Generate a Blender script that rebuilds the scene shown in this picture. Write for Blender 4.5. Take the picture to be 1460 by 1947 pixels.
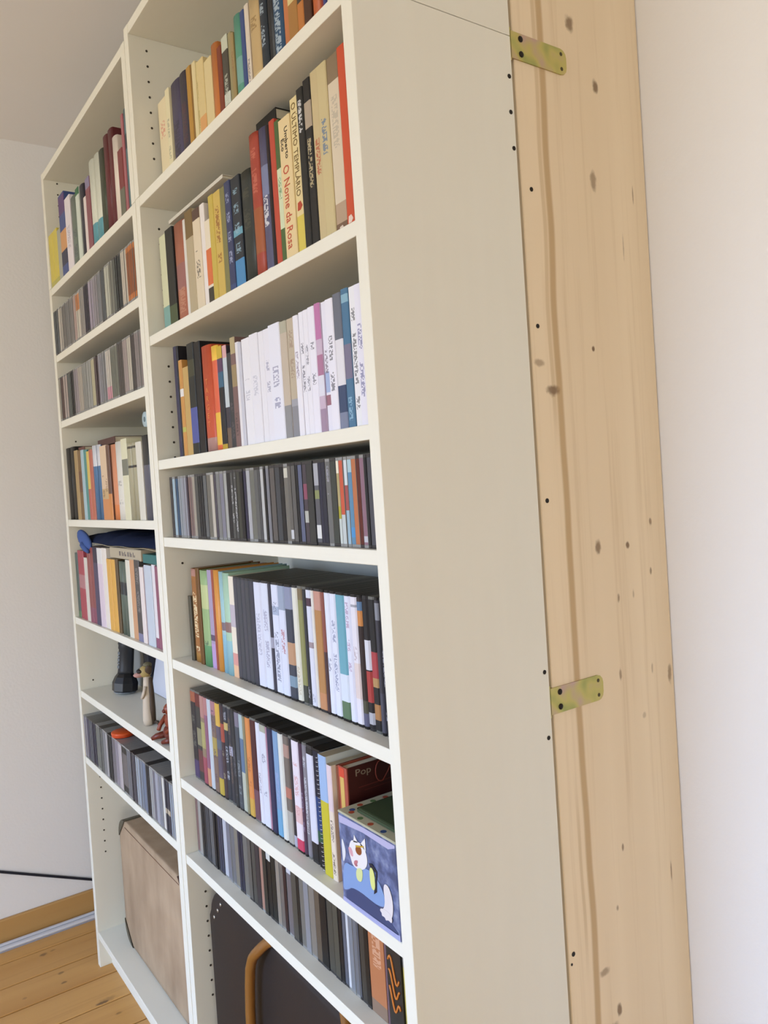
import bpy, bmesh, math, random
from mathutils import Vector, Matrix
random.seed(7)
C = bpy.context.scene
for o in list(bpy.data.objects): bpy.data.objects.remove(o)
COL = C.collection

# ------------------------------------------------------------------ camera
cam_d = bpy.data.cameras.new('camera'); cam = bpy.data.objects.new('camera', cam_d); COL.objects.link(cam)
cam_d.sensor_fit = 'VERTICAL'; cam_d.sensor_height = 36.0
F_PX = 1476.883; CX = 652.595; CY = 948.962
cam_d.lens = 36.0 * F_PX / 1947.0
cam_d.shift_x = (730.0 - CX) / 1947.0
cam_d.shift_y = -(973.5 - CY) / 1947.0
right = Vector((0.5502839, 0.8323828, -0.0657755)); down = Vector((-0.0194287, -0.0659893, -0.9976312)); fwd = Vector((-0.8347515, 0.5502583, -0.0201408))
Mc = Matrix((( right.x, -down.x, -fwd.x, 2.3899), (right.y, -down.y, -fwd.y, -0.5810), (right.z, -down.z, -fwd.z, 1.3934), (0, 0, 0, 1)))
cam.matrix_world = Mc
cam_d.clip_start = 0.05
C.camera = cam

# ------------------------------------------------------------------ world, daylight, exposure
w = bpy.data.worlds.new('sky'); C.world = w; w.use_nodes = True
bg = w.node_tree.nodes['Background']; bg.inputs[0].default_value = (0.62, 0.76, 1.0, 1); bg.inputs[1].default_value = 1.0
def area(name, loc, target, sx, sy, power, col):
    l = bpy.data.lights.new(name, 'AREA'); l.shape = 'RECTANGLE'; l.size = sx; l.size_y = sy; l.energy = power; l.color = col
    o = bpy.data.objects.new(name, l); COL.objects.link(o); o.location = loc
    d = Vector(target) - Vector(loc); o.rotation_euler = d.to_track_quat('-Z', 'Y').to_euler(); return o
# the window is in the wall opposite the bookcases: cool skylight falls in and down, warmer light from the street and floor goes up
sky = area('daylight_sky', (1.25, -3.52, 1.35), (1.3, 0.0, -0.9), 1.9, 1.9, 36, (0.26, 0.52, 1.0)); sky.data.spread = math.radians(76)
st = area('daylight_street', (1.25, -3.50, 1.30), (1.0, 0.0, 2.1), 1.9, 2.0, 35, (1.0, 0.935, 0.78)); st.data.spread = math.radians(150)
# side fill at an added, unseen window, brightens the bookcase side and left wall
area('side_fill', (6.12, -1.9, 1.40), (0.0, -0.2, 1.45), 2.0, 1.6, 58, (0.965, 0.955, 0.88))
C.view_settings.view_transform = 'Standard'; C.view_settings.look = 'None'
C.view_settings.exposure = 0.47; C.view_settings.gamma = 1.0; C.view_settings.use_curve_mapping = False

# ------------------------------------------------------------------ helpers
def lin(h):
    v = [int(h[i:i+2], 16) / 255 for i in (0, 2, 4)]
    return tuple(.83 * (x / 12.92 if x <= .04045 else ((x + .055) / 1.055) ** 2.4) for x in v) + (1.0,)
MATS = {}
def mat(h, rough=.5, metal=0., ink=None, spec=.4):
    k = (h, rough, metal, ink, spec)
    if k in MATS: return MATS[k]
    m = bpy.data.materials.new('print_' + h if ink else 'paint_' + h); m.use_nodes = True; nt = m.node_tree; b = nt.nodes['Principled BSDF']
    b.inputs['Roughness'].default_value = rough; b.inputs['Metallic'].default_value = metal
    b.inputs['Specular IOR Level'].default_value = spec
    b.inputs['Base Color'].default_value = lin(h)
    if ink:
        # illegible small print: rows of little random marks down the spine
        N = nt.nodes.new; L = nt.links.new
        tc = N('ShaderNodeTexCoord'); sg = N('ShaderNodeSeparateXYZ'); so = N('ShaderNodeSeparateXYZ')
        L(tc.outputs['Generated'], sg.inputs[0]); L(tc.outputs['Object'], so.inputs[0])
        def mth(op, a, bb):
            n = N('ShaderNodeMath'); n.operation = op
            for i, q in enumerate((a, bb)):
                if q is None: continue
                if isinstance(q, (int, float)): n.inputs[i].default_value = q
                else: L(q, n.inputs[i])
            return n.outputs[0]
        oi = N('ShaderNodeObjectInfo'); shf = mth('MULTIPLY', oi.outputs['Random'], 9.); zz = mth('ADD', so.outputs[2], shf)
        a1 = mth('FLOOR', mth('MULTIPLY', sg.outputs[0], 6), None); a2 = mth('FLOOR', mth('MULTIPLY', zz, 520), None)
        cb = N('ShaderNodeCombineXYZ'); L(a1, cb.inputs[0]); L(a2, cb.inputs[1])
        wn = N('ShaderNodeTexWhiteNoise'); wn.noise_dimensions = '2D'; L(cb.outputs[0], wn.inputs['Vector'])
        a3 = mth('FLOOR', mth('MULTIPLY', zz, 60), None); w2 = N('ShaderNodeTexWhiteNoise'); w2.noise_dimensions = '1D'; L(a3, w2.inputs['W'])
        k1 = mth('GREATER_THAN', wn.outputs['Value'], .42); k2 = mth('GREATER_THAN', w2.outputs['Value'], .3)
        k3 = mth('MULTIPLY', mth('GREATER_THAN', sg.outputs[0], .24), mth('LESS_THAN', sg.outputs[0], .76))
        k4 = mth('MULTIPLY', mth('MULTIPLY', k1, k2), k3)
        mx = N('ShaderNodeMix'); mx.data_type = 'RGBA'; L(mth('MULTIPLY', k4, .72), mx.inputs[0]); mx.inputs[6].default_value = lin(h); mx.inputs[7].default_value = lin(ink)
        L(mx.outputs[2], b.inputs['Base Color'])
    MATS[k] = m; return m

def mesh(name, V, Fc, mats, mi=None, smooth=None):
    me = bpy.data.meshes.new(name); me.from_pydata(V, [], Fc)
    for m in mats: me.materials.append(m)
    if mi: me.polygons.foreach_set('material_index', mi)
    if smooth: me.polygons.foreach_set('use_smooth', smooth if isinstance(smooth, list) else [True] * len(Fc))
    me.update(); return me
def link(name, me, parent=None, loc=None):
    o = bpy.data.objects.new(name, me); COL.objects.link(o)
    if parent: o.parent = parent
    if loc: o.location = loc
    return o
def tag(o, label, cat, group=None):
    o['label'] = label; o['category'] = cat
    if group: o['group'] = group
    return o
def thing(name, label, cat, loc=(0, 0, 0), rot=(0, 0, 0), group=None):
    o = bpy.data.objects.new(name, None); o.empty_display_size = .02; COL.objects.link(o); o.location = loc; o.rotation_euler = rot
    return tag(o, label, cat, group)
class MB:
    """collects shapes into one mesh with material slots"""
    def __init__(s): s.V = []; s.F = []; s.mi = []; s.m = []; s.sm = []
    def slot(s, m):
        if m not in s.m: s.m.append(m)
        return s.m.index(m)
    def add(s, V, Fc, m, smooth=False):
        b = len(s.V); s.V += [tuple(v) for v in V]; i = s.slot(m)
        for f in Fc: s.F.append([b + q for q in f]); s.mi.append(i); s.sm.append(smooth)
        return s
    def box(s, x0, x1, y0, y1, z0, z1, m, bev=0.):
        if bev <= 0:
            V = [(x, y, z) for z in (z0, z1) for y in (y0, y1) for x in (x0, x1)]
            return s.add(V, [(0, 2, 3, 1), (4, 5, 7, 6), (0, 1, 5, 4), (2, 6, 7, 3), (0, 4, 6, 2), (1, 3, 7, 5)], m)
        bm = bmesh.new(); bmesh.ops.create_cube(bm, size=1)
        for v in bm.verts: v.co = Vector(((x0 + x1) / 2 + v.co.x * (x1 - x0), (y0 + y1) / 2 + v.co.y * (y1 - y0), (z0 + z1) / 2 + v.co.z * (z1 - z0)))
        bmesh.ops.bevel(bm, geom=list(bm.edges), offset=bev, segments=1 if bev < .004 else 3, affect='EDGES', profile=.5)
        bm.verts.index_update(); s.add([v.co for v in bm.verts], [[v.index for v in f.verts] for f in bm.faces], m); bm.free(); return s
    def prism(s, poly, f, d, m):
        """poly of (a,b), f(a,b,t) -> point, extruded t 0..d"""
        n = len(poly); V = [f(a, b, 0) for a, b in poly] + [f(a, b, d) for a, b in poly]
        Fc = [list(range(n)), [2 * n - 1 - i for i in range(n)]] + [[i, n + i, n + (i + 1) % n, (i + 1) % n] for i in range(n)]
        return s.add(V, Fc, m)
    def tube(s, pts, r, m, seg=8, smooth=True):
        pts = [Vector(p) for p in pts]; n = len(pts); V = []; Fc = []
        rr = r if isinstance(r, (list, tuple)) else [r] * n
        up = None
        for i, p in enumerate(pts):
            t = (pts[min(i + 1, n - 1)] - pts[max(i - 1, 0)]).normalized()
            if up is None: up = Vector((0, 0, 1)) if abs(t.z) < .9 else Vector((0, 1, 0))
            a = t.cross(up).normalized(); b2 = a.cross(t).normalized(); up = b2
            for k in range(seg):
                g = 2 * math.pi * k / seg; V.append(p + a * (rr[i] * math.cos(g)) + b2 * (rr[i] * math.sin(g)))
        for i in range(n - 1):
            for k in range(seg): Fc.append((i * seg + k, i * seg + (k + 1) % seg, (i + 1) * seg + (k + 1) % seg, (i + 1) * seg + k))
        Fc.append([seg - 1 - k for k in range(seg)]); Fc.append([(n - 1) * seg + k for k in range(seg)])
        return s.add(V, Fc, m, smooth)
    def lathe(s, prof, c, m, seg=20, smooth=True, ax=None):
        V = []; Fc = []; n = len(prof)
        for r, z in prof:
            for k in range(seg):
                g = 2 * math.pi * k / seg; V.append(Vector((r * math.cos(g), r * math.sin(g), z)))
        if ax is not None: V = [ax @ v for v in V]
        V = [v + Vector(c) for v in V]
        for i in range(n - 1):
            for k in range(seg): Fc.append((i * seg + k, i * seg + (k + 1) % seg, (i + 1) * seg + (k + 1) % seg, (i + 1) * seg + k))
        Fc.append([seg - 1 - k for k in range(seg)]); Fc.append([(n - 1) * seg + k for k in range(seg)])
        return s.add(V, Fc, m, smooth)
    def blob(s, c, rx, ry, rz, m, u=14, v=9, rot=None):
        V = []; Fc = []
        for i in range(1, v):
            t = math.pi * i / v
            for k in range(u):
                g = 2 * math.pi * k / u; p = Vector((rx * math.sin(t) * math.cos(g), ry * math.sin(t) * math.sin(g), rz * math.cos(t)))
                V.append((rot @ p if rot else p) + Vector(c))
        tp = Vector((0, 0, rz)); V.append((rot @ tp if rot else tp) + Vector(c)); V.append((rot @ -tp if rot else -tp) + Vector(c))
        for i in range(v - 2):
            for k in range(u): Fc.append((i * u + k, (i + 1) * u + k, (i + 1) * u + (k + 1) % u, i * u + (k + 1) % u))
        a = len(V) - 2
        for k in range(u): Fc.append((a, k, (k + 1) % u)); Fc.append((a + 1, (v - 2) * u + (k + 1) % u, (v - 2) * u + k))
        return s.add(V, Fc, m, True)
    def build(s, name, parent=None, loc=None):
        return link(name, mesh(name, s.V, s.F, s.m, s.mi, s.sm), parent, loc)
DG = None
def letters(txt, wmax, hmax, axes, m, parent, loc, name='lettering', thick=.0002, spacing=1.0):
    """real letters as a thin mesh: wmax along the reading direction, hmax across it"""
    cu = bpy.data.curves.new('letters', 'FONT'); cu.body = txt; cu.align_x = 'CENTER'; cu.align_y = 'CENTER'; cu.extrude = 0.004; cu.resolution_u = 2; cu.space_line = .85; cu.space_character = spacing
    t = bpy.data.objects.new('letters', cu); COL.objects.link(t)
    dg = bpy.context.evaluated_depsgraph_get(); me = bpy.data.meshes.new_from_object(t.evaluated_get(dg))
    bpy.data.objects.remove(t); me.materials.clear(); me.materials.append(m); me.name = name
    xs = [v.co.x for v in me.vertices]; ys = [v.co.y for v in me.vertices]
    sx = wmax / (max(xs) - min(xs)); sy = hmax / (max(ys) - min(ys)); s_ = min(sx, sy * 1.3); sy = min(sy, s_ * 1.4)
    cx = (max(xs) + min(xs)) / 2; cy = (max(ys) + min(ys)) / 2
    X, Y, Z = [Vector(a) for a in axes]
    for v in me.vertices: v.co = X * ((v.co.x - cx) * s_) + Y * ((v.co.y - cy) * sy) + Z * (v.co.z / .004 * thick)
    return link(name, me, parent, loc)
DOWN = ((0, 0, -1), (1, 0, 0), (0, -1, 0)); UPR = ((1, 0, 0), (0, 0, 1), (0, -1, 0)); SIDE = ((0, 1, 0), (0, 0, 1), (1, 0, 0))
ORD = 'first second third fourth fifth sixth seventh eighth ninth tenth eleventh twelfth thirteenth fourteenth fifteenth sixteenth seventeenth eighteenth nineteenth twentieth'.split()
TENS = {2: 'twenty', 3: 'thirty', 4: 'forty'}
def ordinal(n):
    if n <= 20: return ORD[n - 1]
    if n % 10 == 0: return TENS[n // 10][:-1] + 'ieth'
    return TENS[n // 10] + '-' + ORD[n % 10 - 1]

# ------------------------------------------------------------------ surface materials
def laminate():
    m = bpy.data.materials.new('white_laminate'); m.use_nodes = True; nt = m.node_tree; b = nt.nodes['Principled BSDF']
    b.inputs['Roughness'].default_value = .42; b.inputs['Specular IOR Level'].default_value = .35
    N = nt.nodes.new; L = nt.links.new
    n = N('ShaderNodeTexNoise'); n.inputs['Scale'].default_value = 9; n.inputs['Detail'].default_value = 2
    mx = N('ShaderNodeMix'); mx.data_type = 'RGBA'; L(n.outputs[0], mx.inputs[0]); mx.inputs[6].default_value = (.685, .66, .565, 1); mx.inputs[7].default_value = (.715, .69, .595, 1)
    L(mx.outputs[2], b.inputs['Base Color']); return m
LAM = laminate()
def plaster(name, col, bump=.25, scale=120):
    m = bpy.data.materials.new(name); m.use_nodes = True; nt = m.node_tree; b = nt.nodes['Principled BSDF']
    b.inputs['Roughness'].default_value = .9; b.inputs['Specular IOR Level'].default_value = .15; b.inputs['Base Color'].default_value = col
    N = nt.nodes.new; L = nt.links.new
    tc = N('ShaderNodeTexCoord'); n = N('ShaderNodeTexNoise'); n.inputs['Scale'].default_value = scale; n.inputs['Detail'].default_value = 4; L(tc.outputs['Object'], n.inputs['Vector'])
    bp = N('ShaderNodeBump'); bp.inputs['Strength'].default_value = bump; bp.inputs['Distance'].default_value = .002; L(n.outputs[0], bp.inputs['Height']); L(bp.outputs[0], b.inputs['Normal'])
    return m
WALL = plaster('painted_plaster', (.76, .745, .735, 1)); WALL2 = plaster('warm_grey_paint', (.55, .50, .43, 1)); CEIL = plaster('ceiling_paint', (.82, .795, .78, 1), .12, 60)
def wood(name, c1, c2, c3, along, knots=(), streak=None, gs=70., rough=.55, rnd=0., ka=1, kb=2):
    """straight-grained softwood; along = index of the grain axis in object space"""
    m = bpy.data.materials.new(name); m.use_nodes = True; nt = m.node_tree; b = nt.nodes['Principled BSDF']; b.inputs['Roughness'].default_value = rough; b.inputs['Specular IOR Level'].default_value = .3
    N = nt.nodes.new; L = nt.links.new
    tc = N('ShaderNodeTexCoord'); mp = N('ShaderNodeMapping'); sc = [gs, gs, gs]; sc[along] = 1.6; mp.inputs['Scale'].default_value = sc; L(tc.outputs['Object'], mp.inputs['Vector'])
    if rnd:
        oi = N('ShaderNodeObjectInfo'); vm = N('ShaderNodeMath'); vm.operation = 'MULTIPLY'; vm.inputs[1].default_value = 37.; L(oi.outputs['Random'], vm.inputs[0])
        cb = N('ShaderNodeCombineXYZ'); [L(vm.outputs[0], cb.inputs[i]) for i in range(3)]; L(cb.outputs[0], mp.inputs['Location'])
    n1 = N('ShaderNodeTexNoise'); n1.inputs['Scale'].default_value = 1; n1.inputs['Detail'].default_value = 4; n1.inputs['Roughness'].default_value = .6; L(mp.outputs[0], n1.inputs['Vector'])
    n2 = N('ShaderNodeTexNoise'); n2.inputs['Scale'].default_value = .16; n2.inputs['Detail'].default_value = 2; L(mp.outputs[0], n2.inputs['Vector'])
    def mix(f, a, c):
        x = N('ShaderNodeMix'); x.data_type = 'RGBA'
        if isinstance(f, float): x.inputs[0].default_value = f
        else: L(f, x.inputs[0])
        for i, q in ((6, a), (7, c)):
            if isinstance(q, tuple): x.inputs[i].default_value = q
            else: L(q, x.inputs[i])
        return x.outputs[2]
    def ramp(s, a, c, inv=False):
        r = N('ShaderNodeMapRange'); r.interpolation_type = 'SMOOTHSTEP'; r.inputs[1].default_value = a; r.inputs[2].default_value = c
        if inv: r.inputs[3].default_value = 1; r.inputs[4].default_value = 0
        L(s, r.inputs[0]); return r.outputs[0]
    def mth(op, a, bb=None):
        x = N('ShaderNodeMath'); x.operation = op
        for i, q in enumerate((a, bb)):
            if q is None: continue
            if isinstance(q, (int, float)): x.inputs[i].default_value = q
            else: L(q, x.inputs[i])
        return x.outputs[0]
    col = mix(ramp(n2.outputs[0], .35, .65), c1, c2); col = mix(mth('MULTIPLY', ramp(n1.outputs[0], .5, .8), .35), col, c3)
    sp = N('ShaderNodeSeparateXYZ'); L(tc.outputs['Object'], sp.inputs[0])
    if streak:
        nz = N('ShaderNodeTexNoise'); nz.noise_dimensions = '1D'; nz.inputs['Scale'].default_value = 2.2; L(sp.outputs[2], nz.inputs['W'])
        off = mth('MULTIPLY', mth('SUBTRACT', nz.outputs[0], .5), .022)
        for y0, wd, amt, za, zb in streak:
            d = mth('ABSOLUTE', mth('SUBTRACT', mth('SUBTRACT', sp.outputs[1], y0), off)); k = ramp(d, wd * .35, wd, True)
            if za is not None: k = mth('MULTIPLY', k, mth('MULTIPLY', ramp(sp.outputs[2], za, za + .12), ramp(sp.outputs[2], zb - .12, zb, True)))
            col = mix(mth('MULTIPLY', k, amt), col, c3)
    nk = N('ShaderNodeTexNoise'); nk.inputs['Scale'].default_value = 90; L(tc.outputs['Object'], nk.inputs['Vector'])
    for ky, kz, ry, rz, amt in knots:
        dy = mth('DIVIDE', mth('SUBTRACT', sp.outputs[ka], ky), ry); dz = mth('DIVIDE', mth('SUBTRACT', sp.outputs[kb], kz), rz)
        d = mth('SQRT', mth('ADD', mth('MULTIPLY', dy, dy), mth('MULTIPLY', dz, dz))); d = mth('ADD', d, mth('MULTIPLY', mth('SUBTRACT', nk.outputs[0], .5), .9))
        col = mix(mth('MULTIPLY', ramp(d, .4, 1.1, True), amt), col, (.13, .065, .026, 1))
    L(col, b.inputs['Base Color'])
    bp = N('ShaderNodeBump'); bp.inputs['Strength'].default_value = .12; bp.inputs['Distance'].default_value = .001; L(n1.outputs[0], bp.inputs['Height']); L(bp.outputs[0], b.inputs['Normal'])
    return m
FLOORW = wood('floor_pine', (.54, .285, .088, 1), (.46, .225, .062, 1), (.28, .12, .03, 1), 1, (), None, 45., .38, 1.)
PAPER = mat('DDD2B8', .9, 0, None, .1)
DARKPAPER = mat('B8AA8C', .9, 0, None, .1)

# ------------------------------------------------------------------ the room
XL, YB, ZC, XR, YF = -.315, .585, 2.588, 6.2, -3.6
def struct(name, mb): o = mb.build(name); o['kind'] = 'structure'; return o
struct('wall_left', MB().box(XL - .1, XL, YF, YB + .1, -.05, ZC, WALL))
struct('wall_back', MB().box(XL, XR, YB, YB + .1, -.05, ZC, WALL))
VY0, VY1, VZ0, VZ1 = -2.95, -.85, .55, 2.25  # opening for the added side window
struct('wall_right', MB().box(XR, XR + .1, YF - .1, VY0, -.05, ZC, WALL2).box(XR, XR + .1, VY1, YB + .1, -.05, ZC, WALL2).box(XR, XR + .1, VY0, VY1, -.05, VZ0, WALL2).box(XR, XR + .1, VY0, VY1, VZ1, ZC, WALL2))
WX0, WX1, WZ0, WZ1 = .15, 2.15, .2, 2.35
struct('wall_front', MB().box(XL - .1, WX0, YF - .1, YF, -.05, ZC, WALL2).box(WX1, XR, YF - .1, YF, -.05, ZC, WALL2).box(WX0, WX1, YF - .1, YF, -.05, WZ0, WALL2).box(WX0, WX1, YF - .1, YF, WZ1, ZC, WALL2))
struct('ceiling', MB().box(XL - .1, XR + .1, YF - .1, YB + .1, ZC, ZC + .1, CEIL))
WFR = mat('E8E6E0', .4)
wf = MB()
for x in (WX0, (WX0 + WX1) / 2 - .03, WX1 - .06): wf.box(x, x + .06, YF - .08, YF - .02, WZ0, WZ1, WFR, .003)
wf.box(WX0, WX1, YF - .08, YF - .02, WZ0, WZ0 + .06, WFR).box(WX0, WX1, YF - .08, YF - .02, WZ1 - .06, WZ1, WFR)
win = struct('window_1', wf)
GL = bpy.data.materials.new('window_glass'); GL.use_nodes = True; gb = GL.node_tree.nodes['Principled BSDF']; gb.inputs['Transmission Weight'].default_value = 1; gb.inputs['Roughness'].default_value = 0
for a, b2 in ((WX0 + .06, (WX0 + WX1) / 2 - .03), ((WX0 + WX1) / 2 + .03, WX1 - .06)): MB().box(a, b2, YF - .052, YF - .048, WZ0 + .06, WZ1 - .06, GL).build('pane', win)
w2 = MB()
for a in (VY0, VY1 - .06): w2.box(XR + .02, XR + .08, a, a + .06, VZ0, VZ1, WFR, .003)
w2.box(XR + .02, XR + .08, VY0, VY1, VZ0, VZ0 + .06, WFR).box(XR + .02, XR + .08, VY0, VY1, VZ1 - .06, VZ1, WFR)
MB().box(XR + .048, XR + .052, VY0 + .06, VY1 - .06, VZ0 + .06, VZ1 - .06, GL).build('pane', struct('added_window', w2))  # added window, out of view, around the side fill light
fl = struct('floor', MB().box(XL, XR, YF, YB, -.06, -.02, mat('3A2412', .9)))
FC = ((.54, .285, .088, 1), (.46, .225, .062, 1), (.28, .12, .03, 1)); FK = {3: [(.118, -.043, .007, .022, .85), (.112, -.030, .012, .03, .4)], 2: [(.083, -.107, .006, .010, .7), (.030, -.103, .007, .012, .6), (.084, -.215, .006, .008, .4)], 1: [(.027, -.123, .010, .014, .7), (.022, -.095, .006, .010, .5)], 4: [(.06, -.02, .006, .012, .5)]}
x = -.311; pm = None
while x < XR - .13:
    if pm is None: pm = mesh('floor_plank', *(lambda b: (b.V, b.F, b.m))(MB().box(0, .1258, YF + .002, YB - .002, -.0195, 0, FLOORW, .0018)))
    fp = link('floor_plank', pm, fl, (x, 0, 0)); k = round((x + .311) / .13)
    if k in FK:
        fp.data = pm.copy(); fp.data.materials[0] = wood('floor_pine_knotty', FC[0], FC[1], FC[2], 1, FK[k], None, 45., .38, 1., 0, 1)
    x += .13
BASEW = wood('baseboard_pine', (.50, .29, .10, 1), (.44, .24, .08, 1), (.30, .15, .05, 1), 1, (), None, 40., .45)
struct('baseboard_left', MB().box(XL, XL + .015, YF, YB, 0, .075, BASEW, .003))
struct('baseboard_back', MB().box(1.6, XR, YB - .015, YB, 0, .075, BASEW, .003))
# cables beside the left wall
tag(MB().tube([(XL + .0052, -3.2, .30), (XL + .0052, -1.6, .36), (XL + .0052, -.9, .40), (XL + .0052, -.5, .335), (XL + .0052, -.21, .228), (XL + .0052, -.07, .168), (XL + .0052, .08, .104), (XL + .0052, .25, .04), (XL + .0052, .38, .006), (XL + .0052, .5, .006)], .0042, mat('1C1E2C', .5)).build('cable'),
    'thin black cable drooping along the left wall above the baseboard', 'cable')
WP = mat('DCDCE0', .4)
duct = MB(); duct.box(-.286, -.248, YF + .05, YB - .05, .0005, .004, mat('A8A8B4', .6)).box(-.286, -.272, YF + .05, YB - .05, .004, .012, WP, .002).box(-.264, -.248, YF + .05, YB - .05, .004, .012, WP, .002)
tag(duct.build('cable_duct'), 'flat white cable duct lying on the floor along the baseboard', 'cable duct')

# ------------------------------------------------------------------ the two bookcases
D = .2795; PIN = mat('3C342A', .7); NAIL = mat('2A241E', .5, .6)
def disc(mb, x, y, z, r, sx, m, n=8, t=.0006):
    return mb.lathe([(r, 0), (r, t)], (x, y, z), m, n, False, Matrix.Rotation(math.pi / 2 * sx, 3, 'Y'))
def case(x0, x1, t, y0, zs, zb, label, seen, nails=()):
    xc = (x0 + x1) / 2; r = thing('bookcase', label, 'bookcase', (xc, y0, 0)); h = (x1 - x0) / 2; top = zs[0]
    for s in (-1, 1):
        a, b2 = (-h, -h + t) if s < 0 else (h - t, h)
        p = MB().box(a, b2, 0, D, 0, top, LAM, .0007).build('side_panel', r)
        hx = a + t if s < 0 else b2 - t
        hm = MB(); k = 0; z = .306
        while z < top - .06:
            if s > 0 or any(a - .016 < z < b3 + .016 for a, b3 in seen):
                disc(hm, hx, .0395, z, .0026, -s, PIN); disc(hm, hx, .238, z, .0026, -s, PIN)
            z += .0324
        ho = hm.build('pin_holes', p); ho['kind'] = 'stuff'; ho['label'] = 'small dark drilled shelf pin holes'
        if s > 0 and nails:
            nm = MB()
            for ny, nz in nails: disc(nm, b2, ny, nz, .0034, 1, NAIL)
            no = nm.build('nail_heads', p); no['kind'] = 'stuff'; no['label'] = 'row of small dark nail heads'
    MB().box(-h + t, h - t, .001, D - .01, top - .02, top, LAM, .0007).build('top_panel', r)
    for z in zs[1:]: MB().box(-h + t + .0005, h - t - .0005, .0015, D - .012, z - .02, z, LAM, .0008).build('shelf', r)
    MB().box(-h + t, h - t, .0015, D - .01, zb - .02, zb, LAM, .0007).build('bottom_shelf', r)
    MB().box(-h + t, h - t, .035, .05, 0, zb - .02, LAM).build('plinth', r)
    MB().box(-h + t, h - t, D - .008, D - .004, zb, top - .02, LAM).build('back_panel', r)
    return r
def extension(x0, x1, t, y0, z0, z1, label):
    xc = (x0 + x1) / 2; r = thing('height_extension', label, 'bookcase top', (xc, y0, z0)); h = (x1 - x0) / 2; H = z1 - z0
    for s in (-1, 1):
        a, b2 = (-h, -h + t) if s < 0 else (h - t, h)
        p = MB().box(a, b2, 0, D, .0008, H, LAM, .0007).build('side_panel', r)
        hx = a + t if s < 0 else b2 - t; hm = MB()
        for k in range(8):
            disc(hm, hx, .0395, .0855 + k * .0324, .0026, -s, PIN); disc(hm, hx, .238, .0855 + k * .0324, .0026, -s, PIN)
        ho = hm.build('pin_holes', p); ho['kind'] = 'stuff'; ho['label'] = 'small dark drilled shelf pin holes'
    MB().box(-h + t, h - t, .001, D - .01, H - .02, H, LAM, .0007).build('top_panel', r)
    MB().box(-h + t, h - t, D - .008, D - .004, .001, H - .02, LAM).build('back_panel', r)
ZR = [2.0211, 1.7284, 1.4673, 1.3046, 1.0454, .7903, .6258]
ZL = [2.0182, 1.8228, 1.6302, 1.3400, 1.0518, .8330, .6352]
case(.7845, 1.6, .0224, 0, ZR, .106, 'white bookcase nearest the pine board, holding magazines and a box with a cat', [(.32, .545), (1.2354, 1.2354), (1.4845, 1.6825), (1.78, 1.95)], [(.2729, 1.9622), (.2717, 1.9108), (.2736, 1.8593), (.2707, 1.0992), (.2711, 1.0023)])
case(.008, .7835, .0222, -.001, ZL, .106, 'white bookcase nearest the left wall, with a beige suitcase at its foot', [(.338, .5606), (.85, .85), (1.581, 1.581)])
extension(.7845, 1.6, .0224, 0, 2.0211, 2.380, 'white top unit on the bookcase beside the pine board')
extension(.008, .7835, .0222, -.001, 2.0182, 2.357, 'white top unit on the bookcase nearest the left wall')

# ------------------------------------------------------------------ pine board and brackets
YK = .2883
KN = [(.415, 2.077, .011, .015, .75), (.468, 1.992, .008, .012, .8), (.4505, 1.841, .009, .018, .6), (.4266, 1.577, .004, .005, .9), (.3295, 1.511, .017, .010, .8), (.3025, 1.552, .012, .007, .5), (.410, 1.2685, .008, .013, .75), (.4823, 1.2647, .005, .006, .85), (.5445, 1.297, .005, .007, .7), (.5383, 1.2165, .003, .008, .7), (.4522, 1.183, .004, .008, .7), (.4896, 1.184, .003, .008, .4), (.4462, 1.061, .004, .011, .6), (.5275, 1.057, .003, .010, .4), (.5486, 1.833, .002, .018, .6), (.516, 1.745, .002, .025, .4), (.4266, .791, .003, .007, .7), (.5467, .713, .002, .02, .7), (.4053, .701, .004, .006, .6), (.3668, .6145, .014, .007, .55), (.3959, .5425, .007, .012, .8), (.378, .52, .02, .01, .45), (.5734, 1.039, .006, .02, .6), (.50, .985, .005, .006, .35)]
KN = [(y - YK, z, a, b2, c) for y, z, a, b2, c in KN]
BOARD = wood('raw_pine_board', (.76, .62, .43, 1), (.71, .57, .385, 1), (.45, .30, .145, 1), 2, KN, [(.345 - YK, .010, .85, None, None), (.332 - YK, .006, .45, 1.4, 2.5), (.326 - YK, .005, .4, .6, .95)], 55., .6)
bd = thing('pine_board', 'tall raw pine board closing the gap between bookcase side and back wall', 'board', (1.588, YK, 0))
MB().box(-.009, .009, 0, YB - YK - .001, 0, 2.50, BOARD, .0012).build('board', bd)
for y, z, r in ((.3081, 1.8068, .0034), (.3039, 1.6058, .0034), (.3015, 1.3481, .0036), (.2989, .6692, .0036), (.2941, .6552, .002)):
    disc(MB(), .0085, y - YK, z, r, 1, NAIL, 10, .0012).build('nail', bd)
def zinc():
    m = bpy.data.materials.new('yellow_zinc_plating'); m.use_nodes = True; nt = m.node_tree; b = nt.nodes['Principled BSDF']; b.inputs['Roughness'].default_value = .42; b.inputs['Metallic'].default_value = .55
    N = nt.nodes.new; L = nt.links.new
    tc = N('ShaderNodeTexCoord'); n = N('ShaderNodeTexNoise'); n.inputs['Scale'].default_value = 28; n.inputs['Detail'].default_value = 1; L(tc.outputs['Object'], n.inputs['Vector'])
    r = N('ShaderNodeValToRGB'); e = r.color_ramp.elements; e[0].position = .3; e[0].color = (.33, .34, .10, 1); e[1].position = .75; e[1].color = (.48, .31, .29, 1)
    q = r.color_ramp.elements.new(.5); q.color = (.50, .43, .13, 1); L(n.outputs[0], r.inputs[0]); L(r.outputs[0], b.inputs['Base Color']); return m
ZN = zinc()
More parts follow.
